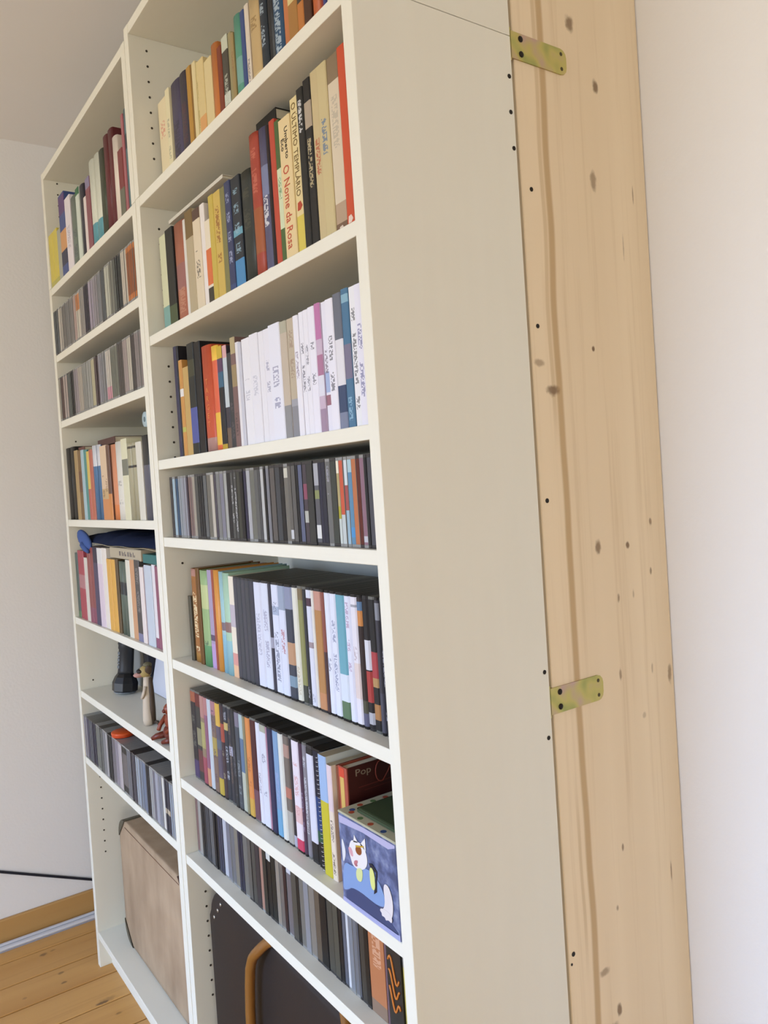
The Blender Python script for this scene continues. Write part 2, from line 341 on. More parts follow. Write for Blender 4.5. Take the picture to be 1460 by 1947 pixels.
def bracket(zc, tilt, label):
    r = thing('metal_bracket', label, 'bracket', (1.5972, .2805, zc), (tilt, 0, 0)); hh = .0195; Lg = .1195; c = .012
    poly = [(0, -hh), (Lg - c, -hh)] + [(Lg - c + c * math.sin(a), -hh + c - c * math.cos(a)) for a in (.5, 1.05, 1.57)] + [(Lg - c + c * math.cos(a), hh - c + c * math.sin(a)) for a in (.0, .5, 1.05, 1.57)] + [(0, hh)]
    MB().prism(poly, lambda a, b2, t: (t, a, b2), .0022, ZN).box(-.014, .0022, -.0012, .0010, -hh - .004, hh + .004, ZN).build('plate', r)
    for z in (-.0105, .0115):
        MB().lathe([(.0046, 0), (.0046, .0008), (.003, .0019), (.001, .0021)], (.0022, .021, z), NAIL, 10, True, Matrix.Rotation(math.pi / 2, 3, 'Y')).build('screw', r)
    for z in (-.011, .0115): disc(MB(), .0022, .108, z, .003, 1, mat('4A4020', .6), 10, .0003).build('screw_hole', r)
bracket(2.0112, 0, 'yellow zinc bracket near the top, fixing the pine board to the bookcase')
bracket(1.0525, 0, 'pinkish zinc bracket at lower middle, fixing the pine board to the bookcase')

# ------------------------------------------------------------------ books, discs and boxes
def slots(base, bands, ink, rough=.45):
    """heights 0..1 -> list of (z0, z1, material)"""
    cuts = {0., 1.}
    for z0, z1, c in bands: cuts |= {z0, z1}
    if ink: cuts |= {ink[1], ink[2]}
    cuts = sorted(cuts); out = []
    for a, b2 in zip(cuts, cuts[1:]):
        if b2 - a < 1e-6: continue
        mid = (a + b2) / 2; col = base
        for z0, z1, c in bands:
            if z0 <= mid <= z1: col = c
        out.append((a, b2, mat(col, rough, 0, ink[0] if ink and ink[1] <= mid <= ink[2] else None)))
    return out
def ushape(w, d, h, r, tc, round_, sl, base, z0=0., grow=0.):
    a = w / 2 + grow
    sp = [(-a, r), (-a * .72, r * .35), (-a * .3, r * .05), (a * .3, r * .05), (a * .72, r * .35), (a, r)] if round_ else [(-a, r), (-a + r, -grow), (a - r, -grow), (a, r)]
    O = [(-a, d)] + sp + [(a, d)]; n = len(O); I = [(x * (a - tc) / a, y + (tc if 0 < i < n - 1 else 0)) for i, (x, y) in enumerate(O)]
    zs = [z0 + h * sl[0][0]] + [z0 + h * q[1] for q in sl]; V = []; Fc = []; mi = []; ms = [base]; sm = []
    for z in zs: V += [(x, y, z) for x, y in O] + [(x, y, z) for x, y in I]
    for k, q in enumerate(sl):
        if q[2] not in ms: ms.append(q[2])
        i0 = ms.index(q[2]); b0, b1 = k * 2 * n, (k + 1) * 2 * n
        for j in range(n - 1):
            Fc.append((b0 + j, b0 + j + 1, b1 + j + 1, b1 + j)); mi.append(i0 if 0 < j < n - 2 or grow else 0); sm.append(round_ and 0 < j < n - 2)
            Fc.append((b0 + n + j + 1, b0 + n + j, b1 + n + j, b1 + n + j + 1)); mi.append(0); sm.append(False)
        Fc += [(b0, b1, b1 + n, b0 + n), (b0 + n - 1, b0 + 2 * n - 1, b1 + 2 * n - 1, b1 + n - 1)]; mi += [0, 0]; sm += [False, False]
    t0 = len(sl) * 2 * n
    for j in range(n - 1):
        Fc.append((t0 + j, t0 + j + 1, t0 + n + j + 1, t0 + n + j)); Fc.append((j + 1, j, n + j, n + j + 1)); mi += [0, 0]; sm += [False, False]
    return mesh('cover', V, Fc, ms, mi, sm)
CACHE = {}
KIND = {'p': ('paperback', 'book'), 'h': ('hardback_book', 'book'), 'm': ('magazine', 'magazine'), 'c': ('compact_disc_case', 'disc case'), 'd': ('film_disc_case', 'disc case'), 'b': ('boxed_set', 'box')}
def cd_case(dark):
    k = ('cd', dark)
    if k not in CACHE:
        m = mat('2E2E32' if dark else '8E8E8C', .18, 0, None, .5); b = MB()
        b.box(-.5, .5, .0009, .142, 0, .125, m).box(-.5, .5, 0, .0009, 0, .0042, m).box(-.5, .5, 0, .0009, .1208, .125, m).box(-.5, -.45, 0, .0009, .0042, .1208, m).box(.45, .5, 0, .0009, .0042, .1208, m)
        CACHE[k] = mesh('case', b.V, b.F, b.m, b.mi)
    return CACHE[k]
def lum(h): c = lin(h); return .3 * c[0] + .6 * c[1] + .1 * c[2]
def item(kind, x0, x1, y, z, h, col, bands, ink, opts, label, group):
    nm, cat = KIND[kind]; w_ = x1 - x0; rnd = random.random()
    y += opts.get('dy', 0) + (rnd * .0035 if kind in 'phm' else rnd * .0016)
    r = thing(nm, label, cat, ((x0 + x1) / 2, y, z), (0, 0, 0), group); sl = slots(col, bands, ink)
    if kind == 'c':
        k = ('in', col, str(bands), str(ink))
        if k not in CACHE:
            b = MB()
            for a, c, m in sl: b.box(-.445, .445, -.0002, .0008, .0044 + .1162 * a, .0044 + .1162 * c, m)
            CACHE[k] = mesh('spine_insert', b.V, b.F, b.m, b.mi)
        a = link('case', cd_case(lum(col) < .10), r); b = link('spine_insert', CACHE[k], r); a.scale = b.scale = (w_ - .0003, 1, 1)
    elif kind == 'd':
        cm = mat(opts.get('case', '131315' if rnd < .68 else '2C2C2E' if rnd < .84 else '6A6A64'), .35); a = w_ / 2 - .0004; rr = min(.0025, a * .4)
        poly = [(-a, .135), (-a, rr), (-a + rr, 0), (a - rr, 0), (a, rr), (a, .135)]
        MB().prism(poly, lambda p, q, t: (p, q, t), h, cm).build('case', r)
        me = ushape(2 * a, .13, h - .008, rr, .0002, False, sl, mat(col, .3), .004, .0003); me.name = 'sleeve'; link('sleeve', me, r)
    elif kind == 'b':
        b = MB(); 
        for a, c, m in sl: b.box(-w_ / 2, w_ / 2, 0, .14, h * a, h * c, m)
        b.build('box', r)
        if opts.get('swirl'):
            g = MB(); m = mat('D07A2C', .5)
            for q in range(3):
                zc = h * (.62 - q * .17); pts = [(-.35 * w_ + .7 * w_ * t_, -.0008, zc + .012 * math.sin(6.5 * t_ + q) + .012 * (1 - 2 * t_)) for t_ in [i / 10 for i in range(11)]]
                g.tube(pts, .0017, m, 5)
            g.build('swirl_lettering', r)['label'] = 'orange swirling lettering'
    else:
        hard = kind == 'h'; d = {'p': .118 + .012 * rnd, 'h': .135 + .015 * rnd, 'm': .2}[kind]; tc = .0019 if hard else .0006
        rr = min(.0045, w_ * .22) if hard else min(.0014, w_ * .2)
        me = ushape(w_, d, h, rr, min(tc, w_ * .2), hard and w_ > .012, sl, mat(col, .5)); link('cover', me, r)
        e = .003 if hard else .0005; a = w_ / 2 - min(tc, w_ * .2) - .0002
        MB().box(-a, a, rr + tc + .001, d - e, e, h - e, PAPER if rnd > .35 else DARKPAPER).build('page_block', r)
        fy = rr * .05 - .0003 if hard else -.0003
        for tx, a, c, tcol in opts.get('text', ()):
            letters(tx, h * (c - a), w_ * .62, DOWN, mat(tcol, .6), r, (0, fy, h * (a + c) / 2), 'title')
        for a, c, tcol in opts.get('mark', ()):
            q = min(w_ * .3, h * (c - a)); MB().prism([(-q, -q * .9), (q * .2, -q * .9), (q, -.2 * q), (q * .3, q * .9), (-q * .8, q * .7)], lambda p, s_, t: (p, fy + .0002 - t, h * (a + c) / 2 + s_), .0002, mat(tcol, .6)).build('publisher_mark', r)
        if 'stack' in opts:
            tx, a, c, tcol = opts['stack']; n = len(tx); st = h * (c - a) / n
            for i, ch in enumerate(tx): letters(ch, w_ * .45, st * .62, UPR, mat(tcol, .5), r, (0, fy, h * c - st * (i + .5)), 'letter')
        if opts.get('spiral'):
            g = MB(); m = mat('C8C8CC', .3, .8)
            for i in range(26):
                zc = .006 + (h - .012) * i / 25
                g.tube([(-w_ * .5 + .0035 * math.cos(t_) - .001, .001 + .0035 * math.sin(t_), zc) for t_ in [2 * math.pi * j / 8 for j in range(9)]], .0006, m, 4)
            so = g.build('spiral_binding', r); so['kind'] = 'stuff'
    return r

# per row: name, shelf height, spine plane, (left, right, height, kind, look, colour, bands, small print, extras)
ROWS = [
('R1', 2.021, 0.047, [
(.8259,.8686,.193,'p','cream paperback with pink print','E8D9B4',0,('D98A78',.15,.8),{}),
(.8692,.8888,.201,'p','thin pale cream paperback','E6DCB6',0,('9A9A84',.3,.7),{}),
(.8894,.941,.2,'h','dark purple hardback','4B4560',0,('2A2638',.2,.6),{}),
(.9416,.9777,.196,'h','dark charcoal hardback with maroon tint','3A3440',0,('5A3A40',.3,.8),{}),
(.9783,.9974,.194,'p','mustard yellow paperback','B98A35',0,None,{}),
(.998,1.0081,.191,'p','dark ochre narrow paperback','8A6420',0,None,{}),
(1.0087,1.0239,.189,'p','thin pale cream booklet','E0D0A0',0,None,{}),
(1.0245,1.0327,.183,'p','thin yellowish cream paperback','D9C68C',0,('A89658',.3,.8),{}),
(1.0333,1.0603,.179,'p','cream paperback with orange lower spine','DCC68E',((0,.42,'DDA466'),),None,{}),
(1.0609,1.0922,.166,'p','cream paperback with grey lower title','DECB98',0,('6E6A58',.1,.5),{}),
(1.0928,1.1197,.178,'h','tall orange hardback','C8783A',((0,.2,'C8643A'),),None,{}),
(1.1203,1.1372,.162,'p','narrow dark red paperback','7E3620',0,None,{}),
(1.1378,1.1608,.17,'p','black and grey patterned paperback','4A463C',((.85,1,'C8CCB8'),(.3,.42,'D0D4C8'),(0,.2,'5A6A4C')),('BFC4B4',.3,.7),{}),
(1.1614,1.1745,.167,'p','olive grey paperback','9A9068',0,None,{}),
(1.1751,1.1858,.159,'p','khaki brown paperback','A08A5C',0,('8A6A48',.5,.9),{}),
(1.1864,1.2122,.18,'h','teal green hardback','5A9A84',((.35,.6,'7AA8A0'),),None,{}),
(1.2128,1.2262,.177,'p','royal blue narrow paperback','3A4E82',0,None,{}),
(1.2268,1.2399,.18,'p','pale pink white paperback with dark print','DCD0C0',0,('5A5A70',.05,.5),{}),
(1.2405,1.2772,.182,'h','thick tan hardback','C4A878',((0,.3,'D0B888'),),('8A6E40',.6,.8),{}),
(1.2778,1.3,.235,'h','black hardback with pale blue lettering','26303A',0,('A8B8C4',.1,.8),{}),
(1.3006,1.3213,.23,'h','black hardback with brown label','1E1E20',((.72,.9,'6E5840'),),None,{}),
(1.3219,1.3544,.24,'h','dark blue hardback with silver title','264A6A',0,('B8C8D4',.2,.8),{}),
(1.355,1.37,.235,'p','rust orange paperback','C47848',0,None,{}),
(1.3706,1.398,.24,'p','cream paperback with brown lower half','DCC88C',((0,.42,'A8783C'),),None,{}),
(1.3986,1.4156,.22,'p','grey and white paperback with orange foot','3A342C',((.5,.8,'C8C8C4'),(0,.4,'C07838')),None,{}),
(1.4162,1.4363,.22,'p','dark brown paperback','4A2A1A',0,None,{}),
(1.4369,1.4594,.225,'h','burnt orange hardback','C0602E',0,None,{}),
(1.46,1.4671,.21,'p','dark red narrow paperback','8A2A1C',0,None,{}),
(1.4677,1.4759,.21,'p','navy blue paperback near right end','34407C',0,None,{}),
(1.4765,1.4941,.215,'p','white paperback with brown print at right end','E4DCD0',0,('A06848',.2,.8),{}),
]),
('R2', 1.728, 0.028, [
(.8249,.8602,.204,'p','pale green paperback with teal foot','D4D4B0',((0,.28,'7FA8A0'),),None,{}),
(.8608,.8992,.207,'p','black paperback with green foot','1E1F1C',((0,.25,'4A5638'),),None,{}),
(.8998,.9575,.204,'h','terracotta brown hardback','A8654C',((.35,.6,'9A6660'),),('C08A70',.05,.4),{}),
(.9581,.9693,.198,'p','narrow white paperback','DCD8D0',0,None,{}),
(.9699,1.0047,.208,'p','beige paperback','B8A888',((.75,1,'7A6238'),),None,{}),
(1.0053,1.0374,.2,'p','cream paperback with black line drawing','E0D0B4',((.9,1,'5A4034'),),('2A2A2A',.3,.62),{}),
(1.038,1.0561,.201,'p','thin bright white paperback','EAE2DC',0,None,{}),
(1.0567,1.0796,.164,'p','white and orange paperback with black foot','D8703C',((0,.25,'3A3628'),(.68,1,'E8DCC4'),(.25,.28,'E8DCC8')),None,{}),
(1.0802,1.0995,.202,'p','plain yellow paperback','C8B050',0,None,{}),
(1.1001,1.1288,.201,'p','yellow paperback with orange figures','D0B25A',0,('8A4A20',.35,.95),{}),
(1.1294,1.1488,.199,'p','olive green narrow paperback','7E7A4C',0,None,{}),
(1.1494,1.1709,.202,'p','navy paperback with pale lettering','343C60',((0,.12,'3A4A78'),),('A8B0D0',.3,.95),{}),
(1.1715,1.2049,.2,'p','black paperback with bright blue lower figure','262C34',((.08,.3,'4A88B8'),(.5,.56,'6AA0B4')),('90B0C0',.3,.9),{}),
(1.2055,1.2468,.196,'h','greenish black hardback','2A2E28',0,('4A4A3C',.4,.9),{}),
(1.2474,1.2793,.242,'h','brick red hardback with faded gold title','A2402C',((.2,.5,'A05830'),),('C8705A',.6,.95),{}),
(1.2799,1.307,.239,'h','slate purple hardback with white title','565470',((0,.07,'E0E0E4'),(.55,.75,'7A80A0')),('E8E8EC',.25,.55),{}),
(1.3076,1.317,.235,'h','black narrow hardback','1C0E10',0,None,{}),  # dark book put in for the black shade beside the red one
(1.3176,1.3343,.238,'p','bright red narrow paperback','BE4A34',0,None,{}),
(1.3349,1.3501,.23,'p','green paperback with white middle panel','4A6434',((.28,.68,'D4DCB8'),),('4A8A5A',.3,.65),{}),
(1.3507,1.384,.224,'p','cream paperback with red title and black author name','E6CE9C',0,None,{'text':(('Umberto\nEco',.72,.93,'2A2420'),('O Nome da Rosa',.12,.68,'C4523A')),'mark':((.03,.055,'2A2E1E'),)}),
(1.3846,1.4087,.242,'p','cream paperback with dark title and yellow foot','E4D09A',((0,.28,'D8C458'),),None,{'text':(('O ÚLTIMO TEMPLÁRIO',.4,.97,'7A6236'),),'mark':((.31,.37,'B4442A'),)}),
(1.4093,1.4265,.245,'p','black paperback with white author name','1E1E1C',0,('E4E4E4',.72,.93),{'mark':((.02,.05,'C8C8C8'),)}),
(1.4271,1.4455,.25,'p','black paperback with sand coloured print','1C1B1A',((.72,.87,'B0A08C'),),('C8B890',.38,.66),{}),
(1.4461,1.4662,.253,'p','cream paperback with red lower title','CBB88C',0,('B03A24',.42,.62),{'mark':((.025,.05,'1E1E1E'),)}),
(1.4668,1.4909,.251,'p','cream paperback with blue title','CDBC8E',0,('3E6E9A',.5,.74),{'mark':((.025,.05,'1E1E1E'),)}),
(1.4915,1.5196,.25,'p','white paperback fading to brown','DCCDB4',((0,.09,'7A5E48'),(.86,1,'8A765C'),(.09,.2,'B89E84')),('B8AE9C',.5,.85),{'mark':((.04,.065,'E0D0C0'),)}),
(1.5202,1.5394,.251,'p','bright red orange paperback','D2522E',0,None,{'mark':((.06,.1,'F0D8C8'),)}),
]),
('R3', 1.467, 0.006, [
(.9137,.9272,.219,'p','thin midnight blue booklet','2C2A48',0,None,{}),
(.9278,.937,.218,'p','black thin booklet','15121A',0,None,{}),
(.9376,.9532,.188,'p','thin orange tan booklet','C89048',((.62,.7,'E4E0DC'),(.25,.3,'B8B858')),None,{}),
(.9538,.985,.171,'p','tan booklet','C2A060',0,None,{}),
(.9856,1.0158,.211,'m','black album with blue lower panel','1E211E',((.1,.42,'4E5698'),(.7,.85,'3E3E28')),None,{}),
(1.0164,1.044,.208,'m','plain black album','0E0C10',0,None,{}),
(1.0446,1.0896,.194,'h','orange red album with stacked gold letters','C2502E',((0,.13,'A88078'),),None,{'stack':('TARGET',.22,.7,'E08A50')}),
(1.0902,1.1178,.187,'h','orange album with yellow head and foot','DC6440',((0,.05,'D8683A'),(.05,.36,'E8B840'),(.86,1,'EFC048')),None,{}),
(1.1184,1.1379,.182,'m','teal and black album with yellow head','1A1A20',((.88,1,'C8A830'),(.6,.75,'36607A'),(.75,.88,'5A3A58'),(0,.05,'B89828')),None,{}),
(1.1385,1.1537,.18,'m','white edged dark album with pink head','3A3640',((.4,.88,'C4CCD0'),(.88,1,'D8A8A8'),(0,.2,'6A5648')),None,{}),
(1.1543,1.1737,.164,'m','charcoal album','35373A',0,('5A5258',.1,.5),{}),
(1.1743,1.1917,.187,'m','brown album with tan head','7A5E5A',((.85,1,'B0A078'),(.55,.75,'9A8660')),('4A3A3A',.1,.4),{}),
(1.1923,1.205,.176,'m','slim white magazine','E4E0E2',0,None,{}),
(1.2056,1.2156,.173,'m','slim grey white magazine','C8C8D2',0,None,{}),
(1.2162,1.2449,.176,'m','white magazine with faint title','E8E6EA',0,('B8B8C4',.42,.62),{}),
(1.2455,1.2739,.178,'m','white magazine next to a dark gap','E6E4EA',0,('C0C0CC',.4,.62),{}),
(1.2745,1.293,.177,'m','thick white magazine','E6E4EA',0,('B0B0C0',.38,.6),{}),
(1.2936,1.3136,.177,'m','white magazine with small grey print','E6E4EC',0,('9A9AB0',.4,.78),{}),
(1.3142,1.3495,.179,'m','white magazine with speckled grey print','E6E6F0',0,('8A8AA8',.15,.75),{}),
(1.3501,1.3704,.177,'m','beige magazine with grey foot','C2B4A2',((0,.28,'8E8E90'),(.9,1,'B0AC98')),None,{}),
(1.371,1.3928,.177,'m','beige and grey magazine with photo foot','BCAE98',((0,.26,'8A8A90'),(.26,.32,'A0A0A8')),('A08A78',.5,.9),{}),
(1.3934,1.4073,.177,'m','white magazine beside the beige pair','EAE8F0',0,('8A7A90',.4,.7),{}),
(1.4079,1.4216,.179,'m','white magazine with black dotted title','EAE8F0',0,('5A5A68',.35,.75),{}),
(1.4222,1.4355,.179,'m','white magazine with two dotted lines','EAE8F0',0,('6A6A78',.35,.72),{}),
(1.4361,1.4537,.18,'m','white magazine left of the lilac one','EAE8F2',0,('5A5A66',.3,.72),{}),
(1.4543,1.4686,.181,'m','lilac magazine with pink head','C8B4C8',((.72,1,'BE78A8'),(.44,.6,'AE7898'),(0,.18,'A08AA0'),(.28,.44,'DCDCE8')),None,{}),
(1.4692,1.4826,.18,'m','white magazine with blue patch','E6E4F0',((.3,.46,'A8B8DC'),(.2,.28,'9A6A78')),('6A5A6A',.45,.7),{}),
(1.4832,1.5018,.18,'m','white magazine with spaced black letters','EAE8F2',0,('4A4A54',.3,.72),{}),
(1.5024,1.5215,.183,'m','navy magazine with white middle label','3A4A6A',((.32,.66,'E0DEE4'),(.66,1,'6A6E7A'),(0,.12,'7A829A')),None,{}),
(1.5221,1.5381,.185,'m','sky blue magazine','4A7494',((.35,.6,'7A748C'),(.9,.96,'88B0C4')),('98C0D8',.05,.22),{}),
(1.5387,1.5544,.184,'m','white magazine with long black title','EAEAEE',0,('3A3A44',.12,.9),{}),
(1.555,1.5718,.183,'m','white magazine with violet title','E8E6F2',0,('6A6A9A',.2,.72),{}),
]),
('R4', 1.305, 0.012, [
(.8347,.8492,.125,'c','dark grey','3A3638',0,None,{}),
(.8498,.8652,.125,'c','pale blue','9AB0BC',0,None,{}),
(.8658,.8794,.125,'c','deep blue','2A4A68',0,None,{}),
(.88,.8899,.125,'c','grey blue','8E949A',0,None,{}),
(.8905,.901,.125,'c','grey blue','8E949A',0,None,{}),
(.9016,.912,.125,'c','lilac grey','909098',0,None,{}),
(.9126,.9237,.125,'c','lilac grey','909098',0,None,{}),
(.9243,.9327,.125,'c','dark plum','3C3040',0,None,{}),
(.9333,.9436,.125,'c','dusky brown','7A625E',0,None,{}),
(.9442,.955,.125,'c','dusky brown','7A625E',0,None,{}),
(.9556,.969,.125,'c','beige grey','9A9284',0,None,{}),
(.9696,.9846,.125,'c','dark olive grey','4A4A46',0,None,{}),
(.9852,.9958,.125,'c','black','1A1C20',0,None,{}),
(.9964,1.0075,.125,'c','black','1A1C20',0,None,{}),
(1.0081,1.0242,.125,'c','mid grey','5E6060',0,None,{}),
(1.0248,1.0337,.125,'c','brownish grey','6E6A60',0,None,{}),
(1.0343,1.0438,.125,'c','brownish grey','6E6A60',0,None,{}),
(1.0444,1.0581,.125,'c','pale stone','BAB2A4',0,None,{}),
(1.0587,1.0675,.125,'c','dark violet grey','4A4450',0,None,{}),
(1.0681,1.0831,.125,'c','plain grey','787876',0,None,{}),
(1.0837,1.0994,.125,'c','violet grey','7C7A86',0,None,{}),
(1.1,1.1122,.125,'c','light grey','A2A29C',0,None,{}),
(1.1128,1.128,.125,'c','glossy black','14141A',0,None,{}),
(1.1286,1.14,.125,'c','black with white block letters','4A4A48',0,('C8C8C8',.1,.92),{}),
(1.1406,1.1526,.125,'c','black with white block letters','4A4A48',0,('C8C8C8',.1,.92),{}),
(1.1532,1.1661,.125,'c','dark olive','38382E',0,None,{}),
(1.1667,1.1794,.125,'c','deep black','0E0C12',0,None,{}),
(1.18,1.191,.125,'c','dark navy','2A2640',0,None,{}),
(1.1916,1.2053,.125,'c','silver grey','A6A6AA',0,None,{}),
(1.2059,1.2213,.125,'c','olive grey','6A6A60',0,None,{}),
(1.2219,1.235,.125,'c','medium grey','5C5C5A',0,None,{}),
(1.2356,1.244,.125,'c','slate grey','4A4A4C',0,None,{}),
(1.2446,1.2555,.125,'c','white edged','B8B8B6',0,None,{}),
(1.2561,1.2634,.125,'c','black','141414',0,None,{}),
(1.264,1.2744,.125,'c','steel grey','7A7A80',0,None,{}),
(1.275,1.278,.125,'c','charcoal','3A3638',0,None,{}),
(1.2786,1.2954,.125,'c','brown grey','5A5450',0,None,{}),
(1.296,1.3123,.125,'c','dark slate','3E4044',0,None,{}),
(1.3129,1.3238,.125,'c','jet black','121216',0,None,{}),
(1.3244,1.3372,.125,'c','stone grey','6E6A62',((.85,.98,'C8C4B4'),),None,{}),
(1.3378,1.3475,.125,'c','taupe grey','625E58',((.03,.15,'C8C8CC'),),None,{}),
(1.3481,1.3609,.125,'c','ash grey','5A5856',0,None,{}),
(1.3615,1.3688,.125,'c','black','12141A',0,None,{}),
(1.3694,1.3816,.125,'c','blue grey','5A607A',0,None,{}),
(1.3822,1.3939,.125,'c','dark grey with pink fleck','443C44',((.55,.75,'8A4A60'),(.25,.4,'B0B0A8')),None,{}),
(1.3945,1.4121,.125,'c','dark charcoal','343432',0,None,{}),
(1.4127,1.4265,.125,'c','grey with green and white blocks','5A5A60',((.72,1,'A8A8AE'),(.55,.66,'8A9060'),(.05,.22,'DADAD8')),None,{}),
(1.4271,1.4356,.125,'c','midnight blue','26263A',0,None,{}),
(1.4362,1.447,.125,'c','navy','222434',0,None,{}),
(1.4476,1.4596,.125,'c','grey speckled','6A6A68',0,('A8A8B4',.6,.95),{}),
(1.4602,1.4751,.125,'c','dark green grey','3A3E38',0,None,{}),
(1.4757,1.4828,.125,'c','straw yellow','B0A070',((.85,1,'E8E0C8'),(0,.3,'C4CCC8'),(.3,.45,'A8A030')),None,{}),
(1.4834,1.4932,.125,'c','orange red','C8583C',((0,.35,'C0C8C8'),),None,{}),
(1.4938,1.502,.125,'c','red and pale blue','A05050',((0,.4,'98B4C4'),(.7,1,'D0D8DC')),None,{}),
(1.5026,1.5131,.125,'c','sky blue','5A88A8',((.85,1,'A8C4CC'),(.08,.2,'4A90C8')),None,{}),
(1.5137,1.5245,.125,'c','copper orange','B87048',0,None,{}),
(1.5251,1.5339,.125,'c','dark maroon','5A1E14',0,None,{}),
(1.5345,1.5442,.125,'c','dusty purple','8A6878',((.03,.1,'C0C0C8'),),None,{}),
(1.5448,1.5504,.125,'c','black','16161E',0,None,{}),
(1.551,1.5652,.125,'c','dark grey end','4A4A52',0,None,{}),
]),
('R5', 1.045, 0.027, [
(.8515,.8647,.135,'p','thin dark spiral notebook','4A4638',0,None,{}),
(.8653,.9001,.193,'h','brown picture book with cream gold lettering','9A6430',((.92,1,'B08070'),(0,.1,'A87838')),('EEDCB0',.12,.75),{}),
(.9007,.9171,.196,'p','thin dark brown book','6A4412',0,None,{}),
(.9177,.9532,.193,'h','light green children book','94AE78',((.6,.85,'BCC48A'),(0,.22,'5E9464')),('3A5A4A',.22,.27),{}),
(.9538,.9756,.195,'p','lilac book','A898B4',((0,.25,'B898C8'),(.28,.34,'5A4A64')),None,{}),
(.9762,.984,.197,'p','dark red thin book','9A4830',0,None,{}),
(.9846,1.0067,.197,'h','orange picture book','DA9444',0,None,{}),
(1.0073,1.0267,.195,'h','aqua children book','9CC0C4',((0,.38,'8CBACC'),(.42,.5,'7A6870')),None,{}),
(1.0273,1.0541,.194,'h','mint green book','A8C8AC',((0,.34,'90BCC4'),(.42,.52,'8A6A64')),None,{}),
(1.0547,1.075,.189,'p','cream book with pink foot','EADFCB',((0,.12,'E8B890'),(.12,.24,'D89890'),(.5,.72,'BEB4BC')),None,{}),
(1.0756,1.092,.19,'d','dark grey disc case','46464E',0,None,{'case':'2A2A2E'}),
(1.0926,1.1095,.19,'d','dark grey disc case','42444A',0,None,{'case':'2A2A2E'}),
(1.1101,1.1261,.19,'d','dark grey disc case','46464E',0,None,{'case':'2A2A2E'}),
(1.1267,1.1435,.19,'d','dark grey disc case','42444A',0,None,{'case':'2A2A2E'}),
(1.1441,1.1606,.19,'d','dark grey disc case','3A3A46',0,None,{'case':'2A2A2E'}),
(1.1612,1.1869,.19,'d','white disc case with faint grey title','D8DAE8',0,('A8A8BC',.3,.8),{}),
(1.1875,1.2124,.19,'d','white disc case with grey print','D8DCEA',0,('9A98B0',.2,.75),{}),
(1.213,1.2234,.19,'d','black narrow disc case','3A3A48',((.4,.5,'A0A0B0'),),None,{}),
(1.224,1.2478,.19,'d','white disc case with blue figures','D8DCEC',((.72,.8,'A8B4CC'),),('6A7088',.1,.95),{}),
(1.2484,1.2707,.19,'d','white disc case with blue grey head','D6DAEA',((.78,1,'98A4B8'),),('B06A70',.3,.6),{}),
(1.2713,1.2941,.19,'d','black disc case with coloured middle','3C4250',((.3,.5,'B89070'),(.8,1,'8A90A8'),(.1,.2,'7A92A4')),None,{}),
(1.2947,1.3113,.19,'d','cream white disc case','DCDACC',0,('B8A890',.05,.3),{}),
(1.3119,1.328,.19,'d','olive yellow disc case','8A8A58',((.9,1,'7A6A50'),(0,.15,'3A3E38')),None,{}),
(1.3286,1.3384,.19,'d','black narrow disc case with grey foot','2A2C34',0,('B8B8C0',.05,.15),{}),
(1.339,1.3545,.19,'d','white disc case with plum head','D4D6E4',((.86,.93,'4A3040'),(.5,.55,'9A8A90')),('9AA0B0',.03,.12),{}),
(1.3551,1.362,.19,'d','thin cream disc case','DCD8D0',0,None,{}),
(1.3626,1.3846,.19,'d','orange brown disc case','B0804E',((.84,1,'C09080'),(0,.14,'C08860')),None,{}),
(1.3852,1.3934,.19,'d','dark red narrow disc case','8A5048',((0,.5,'4A3438'),),None,{}),
(1.394,1.4092,.19,'d','white disc case with vertical black title','DDE0EE',0,('6A6E84',.35,.7),{}),
(1.4098,1.4263,.19,'d','white disc case with long grey title','DDE0EE',0,('7A80A0',.2,.85),{}),
(1.4269,1.4494,.19,'d','white disc case with turquoise upper spine','D4DCE8',((.36,1,'6AA4B4'),(0,.14,'5A7458')),None,{}),
(1.45,1.4644,.19,'d','white disc case with pink dotted title','DCDEEE',0,('A88AA8',.4,.95),{}),
(1.465,1.4809,.19,'d','white disc case with pinkish lower spine','E0DCE4',((.2,.48,'DCCCC8'),(.92,.94,'A0A0A8')),('B0A0A8',.5,.9),{}),
(1.4815,1.4929,.19,'d','black disc case with orange face and blue head','2A1E20',((.78,.9,'C88448'),(.9,.97,'5A7898'),(.1,.2,'4A4A3C'),(0,.1,'5A5A74')),None,{}),
(1.4935,1.5071,.19,'d','black disc case with white title and red panel','1C1C22',((.45,.68,'D4D4DC'),(.2,.44,'A83C3A'),(.03,.12,'B0B0B8')),None,{}),
(1.5077,1.5236,.19,'d','black disc case with red middle','1A1C20',((.4,.6,'A83E44'),(.33,.4,'B08C5C'),(.08,.2,'A8784A')),None,{}),
(1.5242,1.5334,.19,'d','charcoal disc case','3A3A44',((.85,.98,'8A8C94'),(0,.3,'4A4A58')),None,{}),
(1.534,1.5451,.19,'d','dark disc case with long silver title','26262E',0,('A8A8B8',.1,.75),{}),
]),
('R6', 0.79, 0.027, [
(.8235,.8482,.19,'d','black disc case with red head','2E2A2E',((.88,1,'A05A40'),(0,.2,'4A3A60')),('6A6A60',.3,.8),{}),
(.8488,.8741,.19,'d','dark disc case with maroon foot','3A3836',((.85,1,'6A2A28'),(.1,.35,'6A3A3A'),(.4,.6,'8A8468')),None,{}),
(.8747,.8944,.19,'d','disc case in muted yellow and rose','8A7860',((.75,1,'B08078'),(.4,.7,'A8A068'),(0,.3,'9A4A58')),None,{}),
(.895,.9118,.19,'d','disc case with purple middle','8A5A70',((.8,1,'B07A78'),(0,.2,'C08A68')),None,{}),
